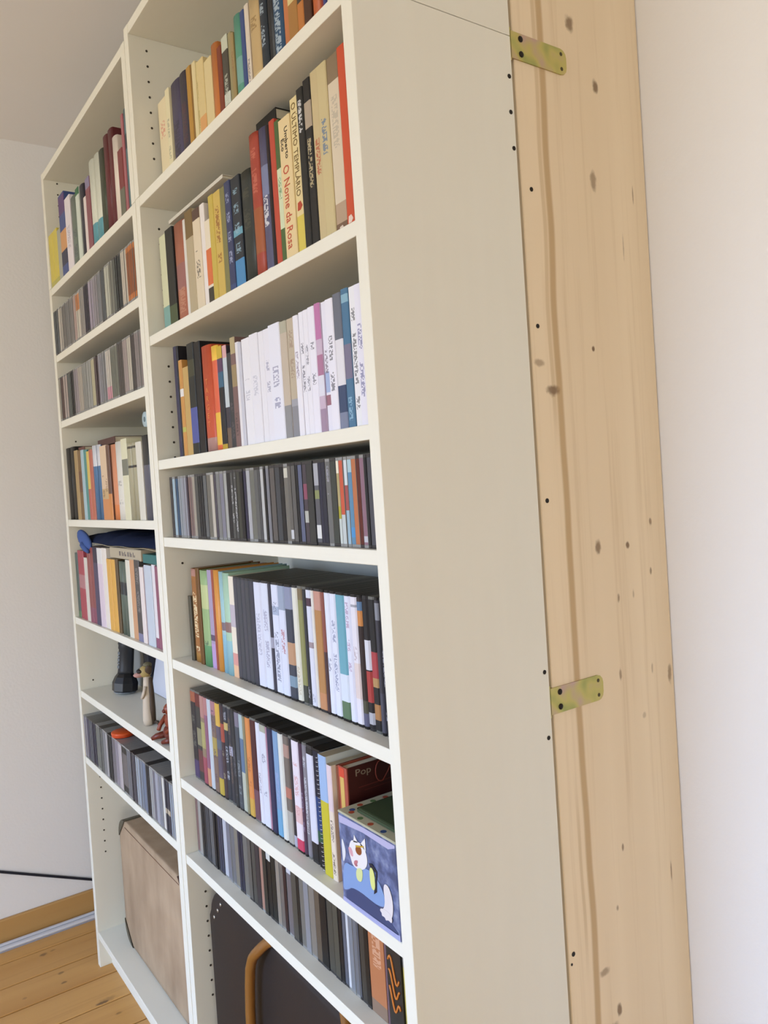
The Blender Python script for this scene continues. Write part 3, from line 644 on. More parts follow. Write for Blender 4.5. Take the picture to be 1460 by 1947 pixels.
(.9124,.93,.19,'d','pale blue white disc case','BCC4CC',0,None,{}),
(.9306,.9519,.19,'d','disc case with mixed brown spine','7A6458',((.85,1,'A87880'),(.4,.6,'A89450')),('4A3A50',.1,.9),{}),
(.9525,.9724,.19,'d','disc case with gold head and foot','5A5060',((.75,1,'D0A848'),(0,.18,'B8A040'),(.5,.6,'5A6470')),None,{}),
(.973,.9884,.19,'d','dark disc case with red middle','3E2E34',((.6,.8,'A04A3A'),),('9A9078',.2,.5),{}),
(.989,1.0071,.19,'d','black disc case with cream specks','2A2E38',((.75,.83,'C0A868'),),('B0B4C0',.1,.95),{}),
(1.0077,1.0235,.19,'d','charcoal disc case with white fleck','33333A',((.5,.6,'A8A8BC'),),('6A5A50',.2,.9),{}),
(1.0241,1.0397,.19,'d','black disc case','2A2C30',0,('5A5A64',.1,.9),{}),
(1.0403,1.058,.19,'d','slate disc case with bright specks','444A52',((.85,1,'7A7484'),),('8A9498',.05,.5),{}),
(1.0586,1.0763,.19,'d','slim disc case with blue middle','5A7290',((.75,1,'A8B8B8'),(0,.4,'B4B8A8')),None,{}),
(1.0769,1.0848,.19,'d','thin olive disc case','8A8468',0,None,{}),
(1.0854,1.1041,.19,'d','orange disc case','D4884A',((0,.18,'C8A048'),),('A86038',.3,.6),{}),
(1.1047,1.1269,.19,'d','dark maroon disc case','481A20',((0,.3,'6A4450'),),None,{}),
(1.1275,1.1429,.19,'d','white disc case left of the pink pair','D8D8E4',0,('8A8A9A',.3,.5),{}),
(1.1435,1.1677,.19,'d','white disc case with grey letters','D4D6E0',((.93,1,'A8A898'),),('7A7A90',.3,.8),{}),
(1.1683,1.1729,.19,'d','pink disc case','B08498',0,None,{}),
(1.1735,1.1917,.19,'d','navy disc case','26284A',0,None,{}),
(1.1923,1.2118,.19,'d','light blue disc case','7A9ABE',((0,.25,'6AA0C4'),),('90A0C8',.3,.6),{}),
(1.2124,1.2281,.19,'d','cream white disc case','D8D8D0',0,None,{}),
(1.2287,1.2481,.19,'d','brown grey disc case with pink patches','6E645C',((.8,.92,'A8887C'),(.42,.52,'B07060'),(0,.3,'A8A49C')),None,{}),
(1.2487,1.2588,.19,'d','dark narrow disc case','2E2A30',((0,.1,'A8A8B8'),),None,{}),
(1.2594,1.2826,.19,'d','pinkish white disc case with red foot','E2D8E0',((0,.1,'C43A5A'),(.25,.4,'DCB8B8')),('D09A9A',.3,.8),{}),
(1.2832,1.2922,.19,'d','dark purple disc case','4A3448',0,('8A7A98',.2,.8),{}),
(1.2928,1.3057,.19,'d','grey patterned disc case','807C84',0,('C8C8D0',.2,.9),{}),
(1.3063,1.3286,.19,'d','white disc case with black head and foot','D4D4E0',((0,.16,'1A1A1C'),(.94,1,'1E1E20')),None,{}),
(1.3292,1.3547,.19,'d','black disc case with blue middle and green band','10142A',((.3,.6,'1C3C70'),(.2,.3,'1C5038'),(0,.2,'0A0C14')),None,{}),
(1.3553,1.3778,.188,'p','spiral notebook with pale blue and yellow cover','D8DCD8',((0,.62,'C4B830'),(.62,1,'9AB4D8')),None,{'spiral':1,'dy':-.006}),
(1.3784,1.3919,.178,'p','cream notebook with dotted edge','E4D4C0',((.6,1,'DCC8CC'),),('4A3A38',.05,.6),{'dy':-.006}),
(1.3925,1.3971,.178,'h','thin brown album','8A5038',0,None,{}),
]),
('R7', 0.626, 0.027, [
(.8116,.8268,.125,'c','dusky red brown','7A5E5A',0,None,{}),
(.8274,.8428,.125,'c','pale grey','9A9690',0,None,{}),
(.8434,.8532,.125,'c','black','16161C',0,None,{}),
(.8538,.8643,.125,'c','black','16161C',0,None,{}),
(.8649,.8746,.125,'c','dark grey','3C3E44',0,None,{}),
(.8752,.8854,.125,'c','dark grey','3C3E44',0,None,{}),
(.886,.8954,.125,'c','grey','5A5A5C',0,None,{}),
(.896,.906,.125,'c','grey','5A5A5C',0,None,{}),
(.9066,.9158,.125,'c','black','121216',0,None,{}),
(.9164,.9261,.125,'c','black','121216',0,None,{}),
(.9267,.9374,.125,'c','dark blue grey','34364A',0,None,{}),
(.938,.9494,.125,'c','dark blue grey','34364A',0,None,{}),
(.95,.9676,.125,'c','silver white','B4B6C0',0,None,{}),
(.9682,.9858,.125,'c','violet grey','70707A',0,None,{}),
(.9864,1.0026,.125,'c','mid grey','68686C',0,None,{}),
(1.0032,1.0201,.125,'c','stone brown','7A7468',0,None,{}),
(1.0207,1.0311,.125,'c','navy','22243A',0,None,{}),
(1.0317,1.0427,.125,'c','navy','22243A',0,None,{}),
(1.0433,1.0607,.125,'c','taupe','6A6862',0,None,{}),
(1.0613,1.0762,.125,'c','brown grey','5A5650',0,None,{}),
(1.0768,1.0929,.125,'c','dark olive grey','45433E',0,None,{}),
(1.0935,1.1107,.125,'c','charcoal','332C30',0,None,{}),
(1.1113,1.1224,.125,'c','salmon pink','A07868',0,None,{}),
(1.123,1.1368,.125,'c','dark olive','2A2822',0,None,{}),
(1.1356,1.1442,.125,'c','black with white label','0C0C0C',((.86,1,'D0D0C8'),),None,{}),
(1.1448,1.154,.125,'c','black with white label','0C0C0C',((.86,1,'D0D0C8'),),None,{}),
(1.1546,1.171,.125,'c','deep black','101412',0,None,{}),
(1.1716,1.1852,.125,'c','beige grey','8A8074',0,None,{}),
(1.1858,1.1986,.125,'c','brown grey','6A625C',0,None,{}),
(1.1992,1.2098,.125,'c','black maroon','2C1418',0,None,{}),
(1.2104,1.2265,.125,'c','grey mauve','6A6264',((.9,.97,'C8C8D0'),),None,{}),
(1.2271,1.2453,.125,'c','olive charcoal','4A463E',0,None,{}),
(1.2459,1.2545,.125,'c','black','141414',0,None,{}),
(1.2551,1.2692,.125,'c','stone','6E6A62',0,None,{}),
(1.2698,1.286,.125,'c','light grey','85858A',0,None,{}),
(1.2866,1.3034,.125,'c','warm grey','7E766C',0,None,{}),
(1.304,1.3207,.125,'c','dark tan','5C5042',0,None,{}),
(1.3213,1.3394,.125,'c','black','0E0E10',0,None,{}),
(1.34,1.3576,.125,'c','olive grey','46443C',0,None,{}),
(1.3582,1.3741,.125,'c','moss grey','4A483E',0,None,{}),
(1.3747,1.3839,.125,'c','black','101014',0,None,{}),
(1.3845,1.3944,.125,'c','blue grey','585C68',0,None,{}),
(1.395,1.4027,.125,'c','white edged','C8CAD0',0,None,{}),
(1.4033,1.4139,.125,'c','steel','7A7E86',0,None,{}),
(1.4145,1.4248,.125,'c','pewter','6A6C72',0,None,{}),
(1.4254,1.4299,.125,'c','slate','565860',0,None,{}),
(1.4305,1.4436,.125,'c','brown black','3A3630',0,None,{}),
(1.4442,1.4547,.125,'c','black','161210',0,None,{}),
(1.4553,1.4929,.142,'b','thick orange brown boxed set','B4744C',((0,.14,'8A7260'),),('D8A888',.5,.85),{}),
(1.4935,1.4993,.142,'p','purple grey slim booklet','6E5660',0,None,{}),
(1.4999,1.5326,.142,'b','black boxed set with orange swirl lettering','2A2724',0,None,{'swirl':1}),
(1.5332,1.5415,.135,'p','grey booklet with yellow foot','9A948A',((0,.75,'BCA850'),),None,{}),
(1.5421,1.5463,.13,'p','thin black booklet with cream foot','2A2028',((0,.7,'D8C890'),),None,{}),
]),
('L1', 2.018, 0.0, [
(.032,.0765,.151,'p','low yellow booklet','D2C050',((0,.1,'B8B058'),),None,{}),
(.0771,.1222,.151,'p','low yellow booklet','D2C050',((0,.1,'B8B058'),),None,{}),
(.1228,.1656,.14,'p','thin grey booklet','A8A898',0,None,{}),
(.1662,.2249,.219,'p','blue paperback with orange middle','3E5088',((.3,.55,'D09860'),(.75,.98,'5A3A70'),(.12,.3,'2A2E48')),None,{}),
(.2255,.2769,.192,'p','white paperback with pink tint','E4DCE0',0,('B0A8B8',.3,.6),{}),
(.2775,.3352,.175,'h','grey green hardback','6A766A',0,('4A525A',.1,.5),{}),
(.3358,.3657,.181,'p','green paperback with white spine panel','D0D8CC',((.9,1,'2E6A42'),),None,{}),
(.3663,.4047,.177,'h','dark navy hardback','2E2C3A',0,None,{}),
(.4053,.4262,.136,'p','pale pink white booklet','E0D4D0',0,None,{}),
(.4268,.4604,.174,'p','plum red paperback','8A5058',((.85,1,'8A80A0'),),None,{}),
(.461,.5004,.202,'h','thick white hardback with teal foot','DADCCC',((0,.24,'5A98A4'),),None,{}),
(.501,.5409,.202,'h','thick white hardback with teal foot','DADCCC',((0,.24,'5A98A4'),),None,{}),
(.5415,.5794,.197,'h','dark green narrow hardback','3E4432',0,None,{}),
(.58,.6151,.215,'h','maroon hardback with rounded top','622428',0,None,{}),
(.6157,.6514,.215,'h','maroon hardback with rounded top','622428',0,None,{}),
(.652,.6843,.184,'h','cream white hardback','E4D8CA',0,None,{}),
(.6849,.7162,.143,'p','dark red paperback','7E3434',((0,.4,'6A6A58'),),None,{}),
(.7168,.7305,.21,'p','thin pink red paperback','A8646A',0,None,{}),
(.7311,.76,.213,'h','tall slate blue hardback','54727A',((.6,.75,'2A343C'),),None,{}),
]),
('L2', 1.823, 0.0, [
(.032,.0446,.125,'c','dark grey','4A5054',0,None,{}),
(.0452,.0578,.125,'c','dark grey','4A5054',0,None,{}),
(.0584,.071,.125,'c','dark grey','4A5054',0,None,{}),
(.0716,.0848,.125,'c','dark grey','4A5054',0,None,{}),
(.0854,.0969,.125,'c','pale stone','B8B0A4',0,None,{}),
(.0975,.1091,.125,'c','pale stone','B8B0A4',0,None,{}),
(.1097,.1218,.125,'c','pale stone','B8B0A4',0,None,{}),
(.1224,.135,.125,'c','brown grey','6A6662',0,None,{}),
(.1356,.1483,.125,'c','brown grey','6A6662',0,None,{}),
(.1489,.1621,.125,'c','brown grey','6A6662',0,None,{}),
(.1627,.176,.125,'c','grey','72706E',0,None,{}),
(.1766,.1898,.125,'c','grey','72706E',0,None,{}),
(.1904,.2043,.125,'c','grey','72706E',0,None,{}),
(.2049,.2167,.125,'c','mid grey','7A7674',0,None,{}),
(.2173,.2292,.125,'c','mid grey','7A7674',0,None,{}),
(.2298,.2422,.125,'c','mid grey','7A7674',0,None,{}),
(.2428,.2568,.125,'c','dusky pink','A89088',0,None,{}),
(.2574,.2721,.125,'c','dusky pink','A89088',0,None,{}),
(.2727,.2835,.125,'c','white with orange head','C8C0B0',((.62,.98,'C07840'),),None,{}),
(.2841,.295,.125,'c','white with orange head','C8C0B0',((.62,.98,'C07840'),),None,{}),
(.2956,.307,.125,'c','white with orange head','C8C0B0',((.62,.98,'C07840'),),None,{}),
(.3076,.3209,.125,'c','light taupe','928C86',0,None,{}),
(.3215,.3347,.125,'c','light taupe','928C86',0,None,{}),
(.3353,.3492,.125,'c','light taupe','928C86',0,None,{}),
(.3498,.3629,.125,'c','black violet','221E30',0,None,{}),
(.3635,.3766,.125,'c','black violet','221E30',0,None,{}),
(.3772,.3909,.125,'c','black violet','221E30',0,None,{}),
(.3915,.4041,.125,'c','lilac grey','9A90A0',0,None,{}),
(.4047,.4172,.125,'c','lilac grey','9A90A0',0,None,{}),
(.4178,.431,.125,'c','lilac grey','9A90A0',0,None,{}),
(.4316,.4441,.125,'c','mauve grey','8A848A',0,None,{}),
(.4447,.4573,.125,'c','mauve grey','8A848A',0,None,{}),
(.4579,.471,.125,'c','mauve grey','8A848A',0,None,{}),
(.4716,.4812,.125,'c','cool grey','74767A',0,None,{}),
(.4818,.4914,.125,'c','cool grey','74767A',0,None,{}),
(.492,.5022,.125,'c','cool grey','74767A',0,None,{}),
(.5028,.5155,.125,'c','dark teal grey','4E5458',0,None,{}),
(.5161,.5294,.125,'c','dark teal grey','4E5458',0,None,{}),
(.53,.5422,.125,'c','pale sage','B4B4A4',0,None,{}),
(.5428,.555,.125,'c','pale sage','B4B4A4',0,None,{}),
(.5556,.5684,.125,'c','pale sage','B4B4A4',0,None,{}),
(.569,.5813,.125,'c','olive grey','7A7A6E',0,None,{}),
(.582,.5949,.125,'c','olive grey','7A7A6E',0,None,{}),
(.5955,.6064,.125,'c','grey green','5A5E58',0,None,{}),
(.607,.6185,.125,'c','grey green','5A5E58',0,None,{}),
(.6191,.6321,.125,'c','black green','262C2C',0,None,{}),
(.6327,.6458,.125,'c','black green','262C2C',0,None,{}),
(.6464,.66,.125,'c','black green','262C2C',0,None,{}),
(.6606,.6721,.125,'c','pale beige','BEB4A4',0,None,{}),
(.6727,.6842,.125,'c','pale beige','BEB4A4',0,None,{}),
(.6848,.6969,.125,'c','pale beige','BEB4A4',0,None,{}),
(.6975,.7084,.125,'c','orange brown','BE6E2C',((.1,.9,'8A4A1C'),),None,{}),
(.709,.7198,.125,'c','orange brown','BE6E2C',((.1,.9,'8A4A1C'),),None,{}),
(.7204,.7313,.125,'c','orange brown','BE6E2C',((.1,.9,'8A4A1C'),),None,{}),
(.7319,.7427,.125,'c','orange brown','BE6E2C',((.1,.9,'8A4A1C'),),None,{}),
(.7433,.7548,.125,'c','orange brown','BE6E2C',((.1,.9,'8A4A1C'),),None,{}),
]),
('L3', 1.63, 0.0, [
(.032,.0424,.125,'c','grey','8A8478',0,None,{}),
(.043,.0539,.125,'c','grey','8A8478',0,None,{}),
(.0545,.0674,.125,'c','dark red brown','4A3430',0,None,{}),
(.068,.0816,.125,'c','dark red brown','4A3430',0,None,{}),
(.0822,.0938,.125,'c','pink beige','A89890',0,None,{}),
(.0944,.106,.125,'c','pink beige','A89890',0,None,{}),
(.1066,.1181,.125,'c','pink beige','A89890',0,None,{}),
(.1187,.1309,.125,'c','pink beige','A89890',0,None,{}),
(.1315,.1426,.125,'c','green grey','4E5450',0,None,{}),
(.1432,.1544,.125,'c','green grey','4E5450',0,None,{}),
(.155,.1667,.125,'c','green grey','4E5450',0,None,{}),
(.1673,.1781,.125,'c','black','1A1A18',0,None,{}),
(.1787,.1896,.125,'c','black','1A1A18',0,None,{}),
(.1902,.2016,.125,'c','black','1A1A18',0,None,{}),
(.2022,.2157,.125,'c','mauve grey','8E8488',0,None,{}),
(.2163,.2299,.125,'c','mauve grey','8E8488',0,None,{}),
(.2305,.2446,.125,'c','mauve grey','8E8488',0,None,{}),
(.2452,.2583,.125,'c','beige','A89E90',0,None,{}),
(.2589,.2719,.125,'c','beige','A89E90',0,None,{}),
(.2725,.2862,.125,'c','beige','A89E90',0,None,{}),
(.2868,.2988,.125,'c','stone grey','8A8A84',0,None,{}),
(.2994,.3114,.125,'c','stone grey','8A8A84',0,None,{}),
(.312,.3246,.125,'c','stone grey','8A8A84',0,None,{}),
(.3252,.336,.125,'c','light grey','94948E',0,None,{}),
(.3366,.3475,.125,'c','light grey','94948E',0,None,{}),
(.3481,.359,.125,'c','light grey','94948E',0,None,{}),
(.3596,.371,.125,'c','light grey','94948E',0,None,{}),
(.3716,.386,.125,'c','straw','B0A888',0,None,{}),
(.3866,.4015,.125,'c','straw','B0A888',0,None,{}),
(.4021,.4118,.125,'c','dark plum brown','4A3A3C',0,None,{}),
(.4124,.4221,.125,'c','dark plum brown','4A3A3C',0,None,{}),
(.4227,.433,.125,'c','dark plum brown','4A3A3C',0,None,{}),
(.4336,.4436,.125,'c','silver grey','86848A',0,None,{}),
(.4442,.4541,.125,'c','silver grey','86848A',0,None,{}),
(.4547,.4653,.125,'c','silver grey','86848A',0,None,{}),
(.4659,.4756,.125,'c','cool grey','7E7E80',0,None,{}),
(.4762,.4859,.125,'c','cool grey','7E7E80',0,None,{}),
(.4865,.4968,.125,'c','cool grey','7E7E80',0,None,{}),
(.4974,.5089,.125,'c','white with pink foot','C4BCB0',((0,.25,'C88C98'),),None,{}),
(.5095,.521,.125,'c','white with pink foot','C4BCB0',((0,.25,'C88C98'),),None,{}),
(.5216,.5337,.125,'c','white with pink foot','C4BCB0',((0,.25,'C88C98'),),None,{}),
(.5343,.5447,.125,'c','sage grey','6A6C60',0,None,{}),
(.5453,.5557,.125,'c','sage grey','6A6C60',0,None,{}),
(.5563,.5668,.125,'c','sage grey','6A6C60',0,None,{}),
(.5674,.5778,.125,'c','sage grey','6A6C60',0,None,{}),
(.5784,.5894,.125,'c','sage grey','6A6C60',0,None,{}),
(.59,.6027,.125,'c','brown black','4A4440',0,None,{}),
(.6033,.6161,.125,'c','brown black','4A4440',0,None,{}),
(.6167,.63,.125,'c','brown black','4A4440',0,None,{}),
(.6306,.6405,.125,'c','rose grey','9A8C88',0,None,{}),
(.6411,.651,.125,'c','rose grey','9A8C88',0,None,{}),
(.6516,.6621,.125,'c','rose grey','9A8C88',0,None,{}),
(.6627,.6749,.125,'c','cream grey','B8B0A0',0,None,{}),
(.6756,.6884,.125,'c','cream grey','B8B0A0',0,None,{}),
(.689,.7006,.125,'c','charcoal','3E3838',0,None,{}),
(.7012,.7134,.125,'c','charcoal','3E3838',0,None,{}),
(.714,.7274,.125,'c','brown grey','807674',0,None,{}),
(.728,.7414,.125,'c','brown grey','807674',0,None,{}),
(.742,.756,.125,'c','brown grey','807674',0,None,{}),
]),
('L4', 1.34, 0.002, [
(.032,.0823,.208,'h','thick black ring binder','15120E',0,None,{}),
(.083,.1339,.208,'h','thick black ring binder','15120E',0,None,{}),
(.1345,.1698,.195,'p','thin tan booklet','A88C5C',0,None,{}),
(.1704,.2024,.192,'p','brown booklet','7A5C30',((.4,.7,'6A4428'),),None,{}),
(.203,.2294,.192,'p','pale blue paperback','A4BCC4',0,None,{}),
(.23,.259,.19,'p','teal paperback','4E8A84',0,None,{}),
(.2596,.2803,.184,'p','yellow paperback with red foot','D4B858',((0,.45,'B86050'),),None,{}),
(.2809,.3102,.187,'p','brick red paperback','B86850',0,None,{}),
(.3108,.3422,.195,'h','blue hardback with white head','4E7298',((.72,1,'D4D4D8'),),None,{}),
(.3428,.3749,.195,'h','blue hardback with white head','4E7298',((.72,1,'D4D4D8'),),None,{}),
(.3755,.4052,.189,'p','cream paperback with orange foot','DCC0A0',((0,.28,'D08C58'),(.28,.42,'C8A878')),('8A6A50',.3,.6),{}),
(.4058,.4362,.189,'p','cream paperback with orange foot','DCC0A0',((0,.28,'D08C58'),(.28,.42,'C8A878')),('8A6A50',.3,.6),{}),
(.4368,.4625,.187,'p','thin dark brown paperback','6A4A3A',((0,.35,'D08848'),),None,{}),
(.4631,.5052,.186,'h','salmon orange hardback','D8906A',((0,.2,'D88048'),),None,{}),
(.5058,.5572,.189,'h','white hardback with faint print','DEDACE',0,('A8A4A0',.2,.5),{}),
(.5578,.5982,.192,'p','ivory paperback with dark leaf mark','DCD8B8',((.55,.75,'7A7A6A'),),None,{}),
(.5988,.6292,.178,'h','sage beige hardback with black bars','A8A286',((.93,.96,'4A4438'),(.68,.71,'3A342E')),None,{}),
(.6298,.6608,.178,'h','sage beige hardback with black bars','A8A286',((.93,.96,'4A4438'),(.68,.71,'3A342E')),None,{}),
(.6614,.6971,.177,'p','white paperback','DAD6C8',0,None,{}),
(.6977,.7408,.188,'h','slate grey hardback with black head','5A5A66',((.65,1,'2E2E2E'),),None,{}),
]),
('L5', 1.052, 0.008, [
(.0411,.0674,.19,'p','thin dark green grey booklet','4A5A56',((0,.1,'5A7A54'),),None,{}),
(.068,.1004,.198,'p','rose red paperback','A84450',((.45,.65,'B0787C'),),None,{}),
(.101,.1339,.198,'p','rose red paperback','A84450',((.45,.65,'B0787C'),),None,{}),
(.1345,.1697,.18,'p','thin white booklet with grey specks','D4CEC4',0,None,{}),
(.1703,.2002,.211,'p','brownish red paperback','8E4A48',((0,.2,'8A4A60'),),None,{}),
(.2008,.2314,.211,'p','brownish red paperback','8E4A48',((0,.2,'8A4A60'),),None,{}),
(.232,.2722,.213,'p','dark violet blue paperback','463F5C',((.8,1,'241E3A'),),None,{}),
(.2728,.3147,.212,'p','pale lilac white paperback','D8C8D4',((.8,1,'DEDCDA'),),None,{}),
(.3153,.3529,.213,'p','ivory white paperback','E6DED4',0,None,{}),
(.3535,.387,.186,'p','ochre yellow paperback','DCA84C',0,None,{}),
(.3876,.4218,.186,'p','ochre yellow paperback','DCA84C',0,None,{}),
(.4224,.4431,.188,'p','thin dark brown paperback','5A4420',0,None,{}),
(.4437,.4732,.184,'h','grey green hardback with black label','5A665A',((.55,.72,'2A2E30'),),None,{}),
(.4738,.5039,.184,'h','grey green hardback with black label','5A665A',((.55,.72,'2A2E30'),),None,{}),
(.5045,.5347,.19,'p','white cream paperback','DCD8C8',0,None,{}),
(.5353,.5723,.192,'p','tan orange paperback','CA9870',0,None,{}),
(.5729,.607,.193,'p','black patterned paperback with violet foot','4A4644',((0,.1,'7A7A98'),),('8A8480',.3,.9),{}),
(.6076,.6317,.178,'p','thin pinkish white booklet','E4D8D4',0,None,{}),
(.6323,.6444,.181,'p','thin grey violet booklet','9A8C98',0,None,{}),
(.645,.6901,.185,'p','pale blue grey paperback','C2CAD4',0,None,{}),
(.6907,.7099,.188,'p','white booklet with plum foot','E0DADC',((0,.12,'8A4A68'),),None,{}),
(.7105,.7324,.185,'p','thin plum purple booklet','8E5468',0,None,{}),
]),
('L7', 0.635, 0.002, [
(.032,.0454,.125,'c','pale grey','8E8890',0,None,{}),
(.046,.06,.125,'c','pale grey','8E8890',0,None,{}),
(.0606,.0724,.125,'c','dark violet','3E3C50',0,None,{}),
(.073,.0853,.125,'c','dark violet','3E3C50',0,None,{}),
(.0859,.0997,.125,'c','grey','5A5C62',0,None,{}),
(.1004,.1148,.125,'c','grey','5A5C62',0,None,{}),
(.1154,.1274,.125,'c','navy black','26243A',0,None,{}),
(.128,.1399,.125,'c','navy black','26243A',0,None,{}),
(.1405,.1531,.125,'c','navy black','26243A',0,None,{}),
(.1537,.1637,.125,'c','sage grey','6E7068',0,None,{}),
(.1643,.1743,.125,'c','sage grey','6E7068',0,None,{}),
(.1749,.1855,.125,'c','sage grey','6E7068',0,None,{}),
(.1861,.1963,.125,'c','mid grey','5E605C',0,None,{}),
(.1969,.2071,.125,'c','mid grey','5E605C',0,None,{}),
(.2077,.2185,.125,'c','mid grey','5E605C',0,None,{}),
(.2191,.2336,.125,'c','light grey','7A7A7C',0,None,{}),
(.2342,.2493,.125,'c','light grey','7A7A7C',0,None,{}),
(.2499,.267,.125,'c','silver','A8A4A4',0,None,{}),
(.2676,.2787,.125,'c','black','14181E',0,None,{}),
(.2793,.2903,.125,'c','black','14181E',0,None,{}),
(.2909,.3026,.125,'c','black','14181E',0,None,{}),
(.3032,.3177,.125,'c','mauve grey','6E686C',0,None,{}),
(.3183,.3334,.125,'c','mauve grey','6E686C',0,None,{}),
(.334,.3457,.125,'c','lilac grey','8E8690',0,None,{}),
(.3463,.3586,.125,'c','lilac grey','8E8690',0,None,{}),
(.3592,.3692,.125,'c','white with pink tint','B4AAAC',0,None,{}),
(.3698,.3799,.125,'c','white with pink tint','B4AAAC',0,None,{}),
(.3805,.3911,.125,'c','white with pink tint','B4AAAC',0,None,{}),
(.3917,.4043,.125,'c','brown grey with dark ends','6A6260',((.86,1,'1A1814'),(0,.14,'1A1814')),None,{}),
(.4049,.4175,.125,'c','brown grey with dark ends','6A6260',((.86,1,'1A1814'),(0,.14,'1A1814')),None,{}),
(.4181,.4313,.125,'c','brown grey with dark ends','6A6260',((.86,1,'1A1814'),(0,.14,'1A1814')),None,{}),
(.4319,.4442,.125,'c','slate','6A6A70',0,None,{}),
(.4448,.4578,.125,'c','slate','6A6A70',0,None,{}),
(.4584,.468,.125,'c','dark grey','4A464A',0,None,{}),
(.4686,.4788,.125,'c','dark grey','4A464A',0,None,{}),
(.4794,.489,.125,'c','charcoal violet','3A3640',0,None,{}),
(.4896,.4998,.125,'c','charcoal violet','3A3640',0,None,{}),
(.5004,.51,.125,'c','pale blue grey','A4ACB4',0,None,{}),
(.5107,.5209,.125,'c','pale blue grey','A4ACB4',0,None,{}),
(.5215,.5332,.125,'c','steel blue','7A8290',0,None,{}),
(.5338,.5462,.125,'c','steel blue','7A8290',0,None,{}),
(.5468,.5592,.125,'c','blue grey','6A7488',0,None,{}),
(.5598,.5728,.125,'c','blue grey','6A7488',0,None,{}),
(.5734,.585,.125,'c','black','18161C',0,None,{}),
(.5856,.5977,.125,'c','black','18161C',0,None,{}),
(.5983,.6088,.125,'c','silver grey','A0A0A0',0,None,{}),
(.6095,.6206,.125,'c','silver grey','A0A0A0',0,None,{}),
(.6212,.6345,.125,'c','dim violet','6A6670',0,None,{}),
(.6351,.6465,.125,'c','light lilac grey','9A9AA4',0,None,{}),
(.6471,.6591,.125,'c','light lilac grey','9A9AA4',0,None,{}),
(.6597,.6684,.125,'c','grey blue','82848E',0,None,{}),
(.669,.6783,.125,'c','grey blue','82848E',0,None,{}),
(.6789,.6953,.125,'c','white cardboard','D0CCC4',0,None,{}),
(.6959,.7062,.125,'c','black with cream bands','2A2A38',((.35,.45,'B8A890'),),None,{}),
(.7068,.7171,.125,'c','black with cream bands','2A2A38',((.35,.45,'B8A890'),),None,{}),
(.7177,.7286,.125,'c','black with cream bands','2A2A38',((.35,.45,'B8A890'),),None,{}),
(.7292,.7395,.125,'c','pale steel','8E96A0',0,None,{}),
(.7401,.751,.125,'c','pale steel','8E96A0',0,None,{}),
]),
]
ROWN = {'R1': 'right bookcase top row', 'R2': 'right bookcase second row', 'R3': 'right bookcase third row', 'R4': 'right bookcase fourth row', 'R5': 'right bookcase fifth row', 'R6': 'right bookcase sixth row', 'R7': 'right bookcase seventh row',
        'L1': 'left bookcase top row', 'L2': 'left bookcase second row', 'L3': 'left bookcase third row', 'L4': 'left bookcase fourth row', 'L5': 'left bookcase fifth row', 'L7': 'left bookcase seventh row'}
GRP = {'p': 'books in the ', 'h': 'books in the ', 'm': 'magazines in the ', 'c': 'compact discs in the ', 'd': 'film discs in the ', 'b': 'boxed sets in the '}
for rn, rz, ry, items in ROWS:
    n = len(items)
    for i, (x0, x1, h, kind, desc, col, bands, ink, opts) in enumerate(items):
        pos = ordinal(i + 1) + ' from left' if i < n / 2 else ordinal(n - i) + ' from right'
        if i == n - 1: pos = 'last on the right'
        nm = desc
        if kind == 'c': nm = 'compact disc case, ' + desc if ' with ' in desc else desc + ' compact disc case'
        h = min(h, {'R1': .29, 'R2': .265}.get(rn, .24))
        item(kind, x0, x1, ry, (ZR if rn[0] == 'R' else ZL)[int(rn[1]) - 1] + .0003, h, col, bands or (), ink, opts, nm + ', ' + pos + ', ' + ROWN[rn], GRP[kind] + ROWN[rn])

def flatbook(name, label, cat, loc, sx, sy, sz, cover, rot=0., spine=None):
    """a book or case lying flat; loc = front left bottom corner, spine to the front"""
    r = thing(name, label, cat, loc, (0, 0, rot)); m = mat(cover, .5)
    MB().box(0, sx, 0, sy, 0, .0012, m).box(0, sx, 0, sy, sz - .0012, sz, m).box(0, sx, 0, .0012, .0012, sz - .0012, mat(spine or cover, .5)).build('cover', r)
    MB().box(.002, sx - .002, .0014, sy - .002, .0013, sz - .0013, PAPER).build('page_block', r); return r
flatbook('flat_book', 'white thin book lying flat on top of the right bookcase second row', 'book', (.884, .031, 1.9435), .26, .15, .0065, 'D4CEC0')
flatbook('black_case', 'small black case lying on top of books, right bookcase second row', 'case', (1.262, .040, 1.9705), .066, .11, .018, '161614')

# --- left bookcase, fourth row: things behind and on top of the row
r = thing('tall_album', 'tall cream album sticking up above its row, left bookcase fourth row', 'album', (.575, .148, 1.3405))
MB().box(-.028, .028, 0, .115, 0, .236, mat('C8BE9A', .6), .001).build('cover', r); MB().box(-.028, .028, -.0005, .0005, .002, .234, mat('E2DACB', .6)).build('spine_label', r)
flatbook('brown_book', 'dark brown book lying on top of the middle of the left bookcase fourth row', 'book', (.345, .012, 1.5305), .145, .12, .016, '4A2820')
flatbook('maroon_book', 'small maroon book lying on top of booklets, left end of fourth row, left bookcase', 'book', (.155, .012, 1.5305), .06, .11, .012, '6A3A30')
rl = thing('paper_roll', 'pale blue paper roll lying on top of the left bookcase fourth row', 'roll', (.735, .004, 1.562))
MB().lathe([(.0165, 0), (.0165, .19)], (0, 0, 0), mat('B4C8CE', .6), 18, True, Matrix.Rotation(-math.pi / 2, 3, 'X')).build('sheet', rl)
MB().lathe([(.006, -.0006), (.006, .0006)], (0, 0, 0), mat('6A7C84', .7), 14, False, Matrix.Rotation(-math.pi / 2, 3, 'X')).build('roll_core', rl)

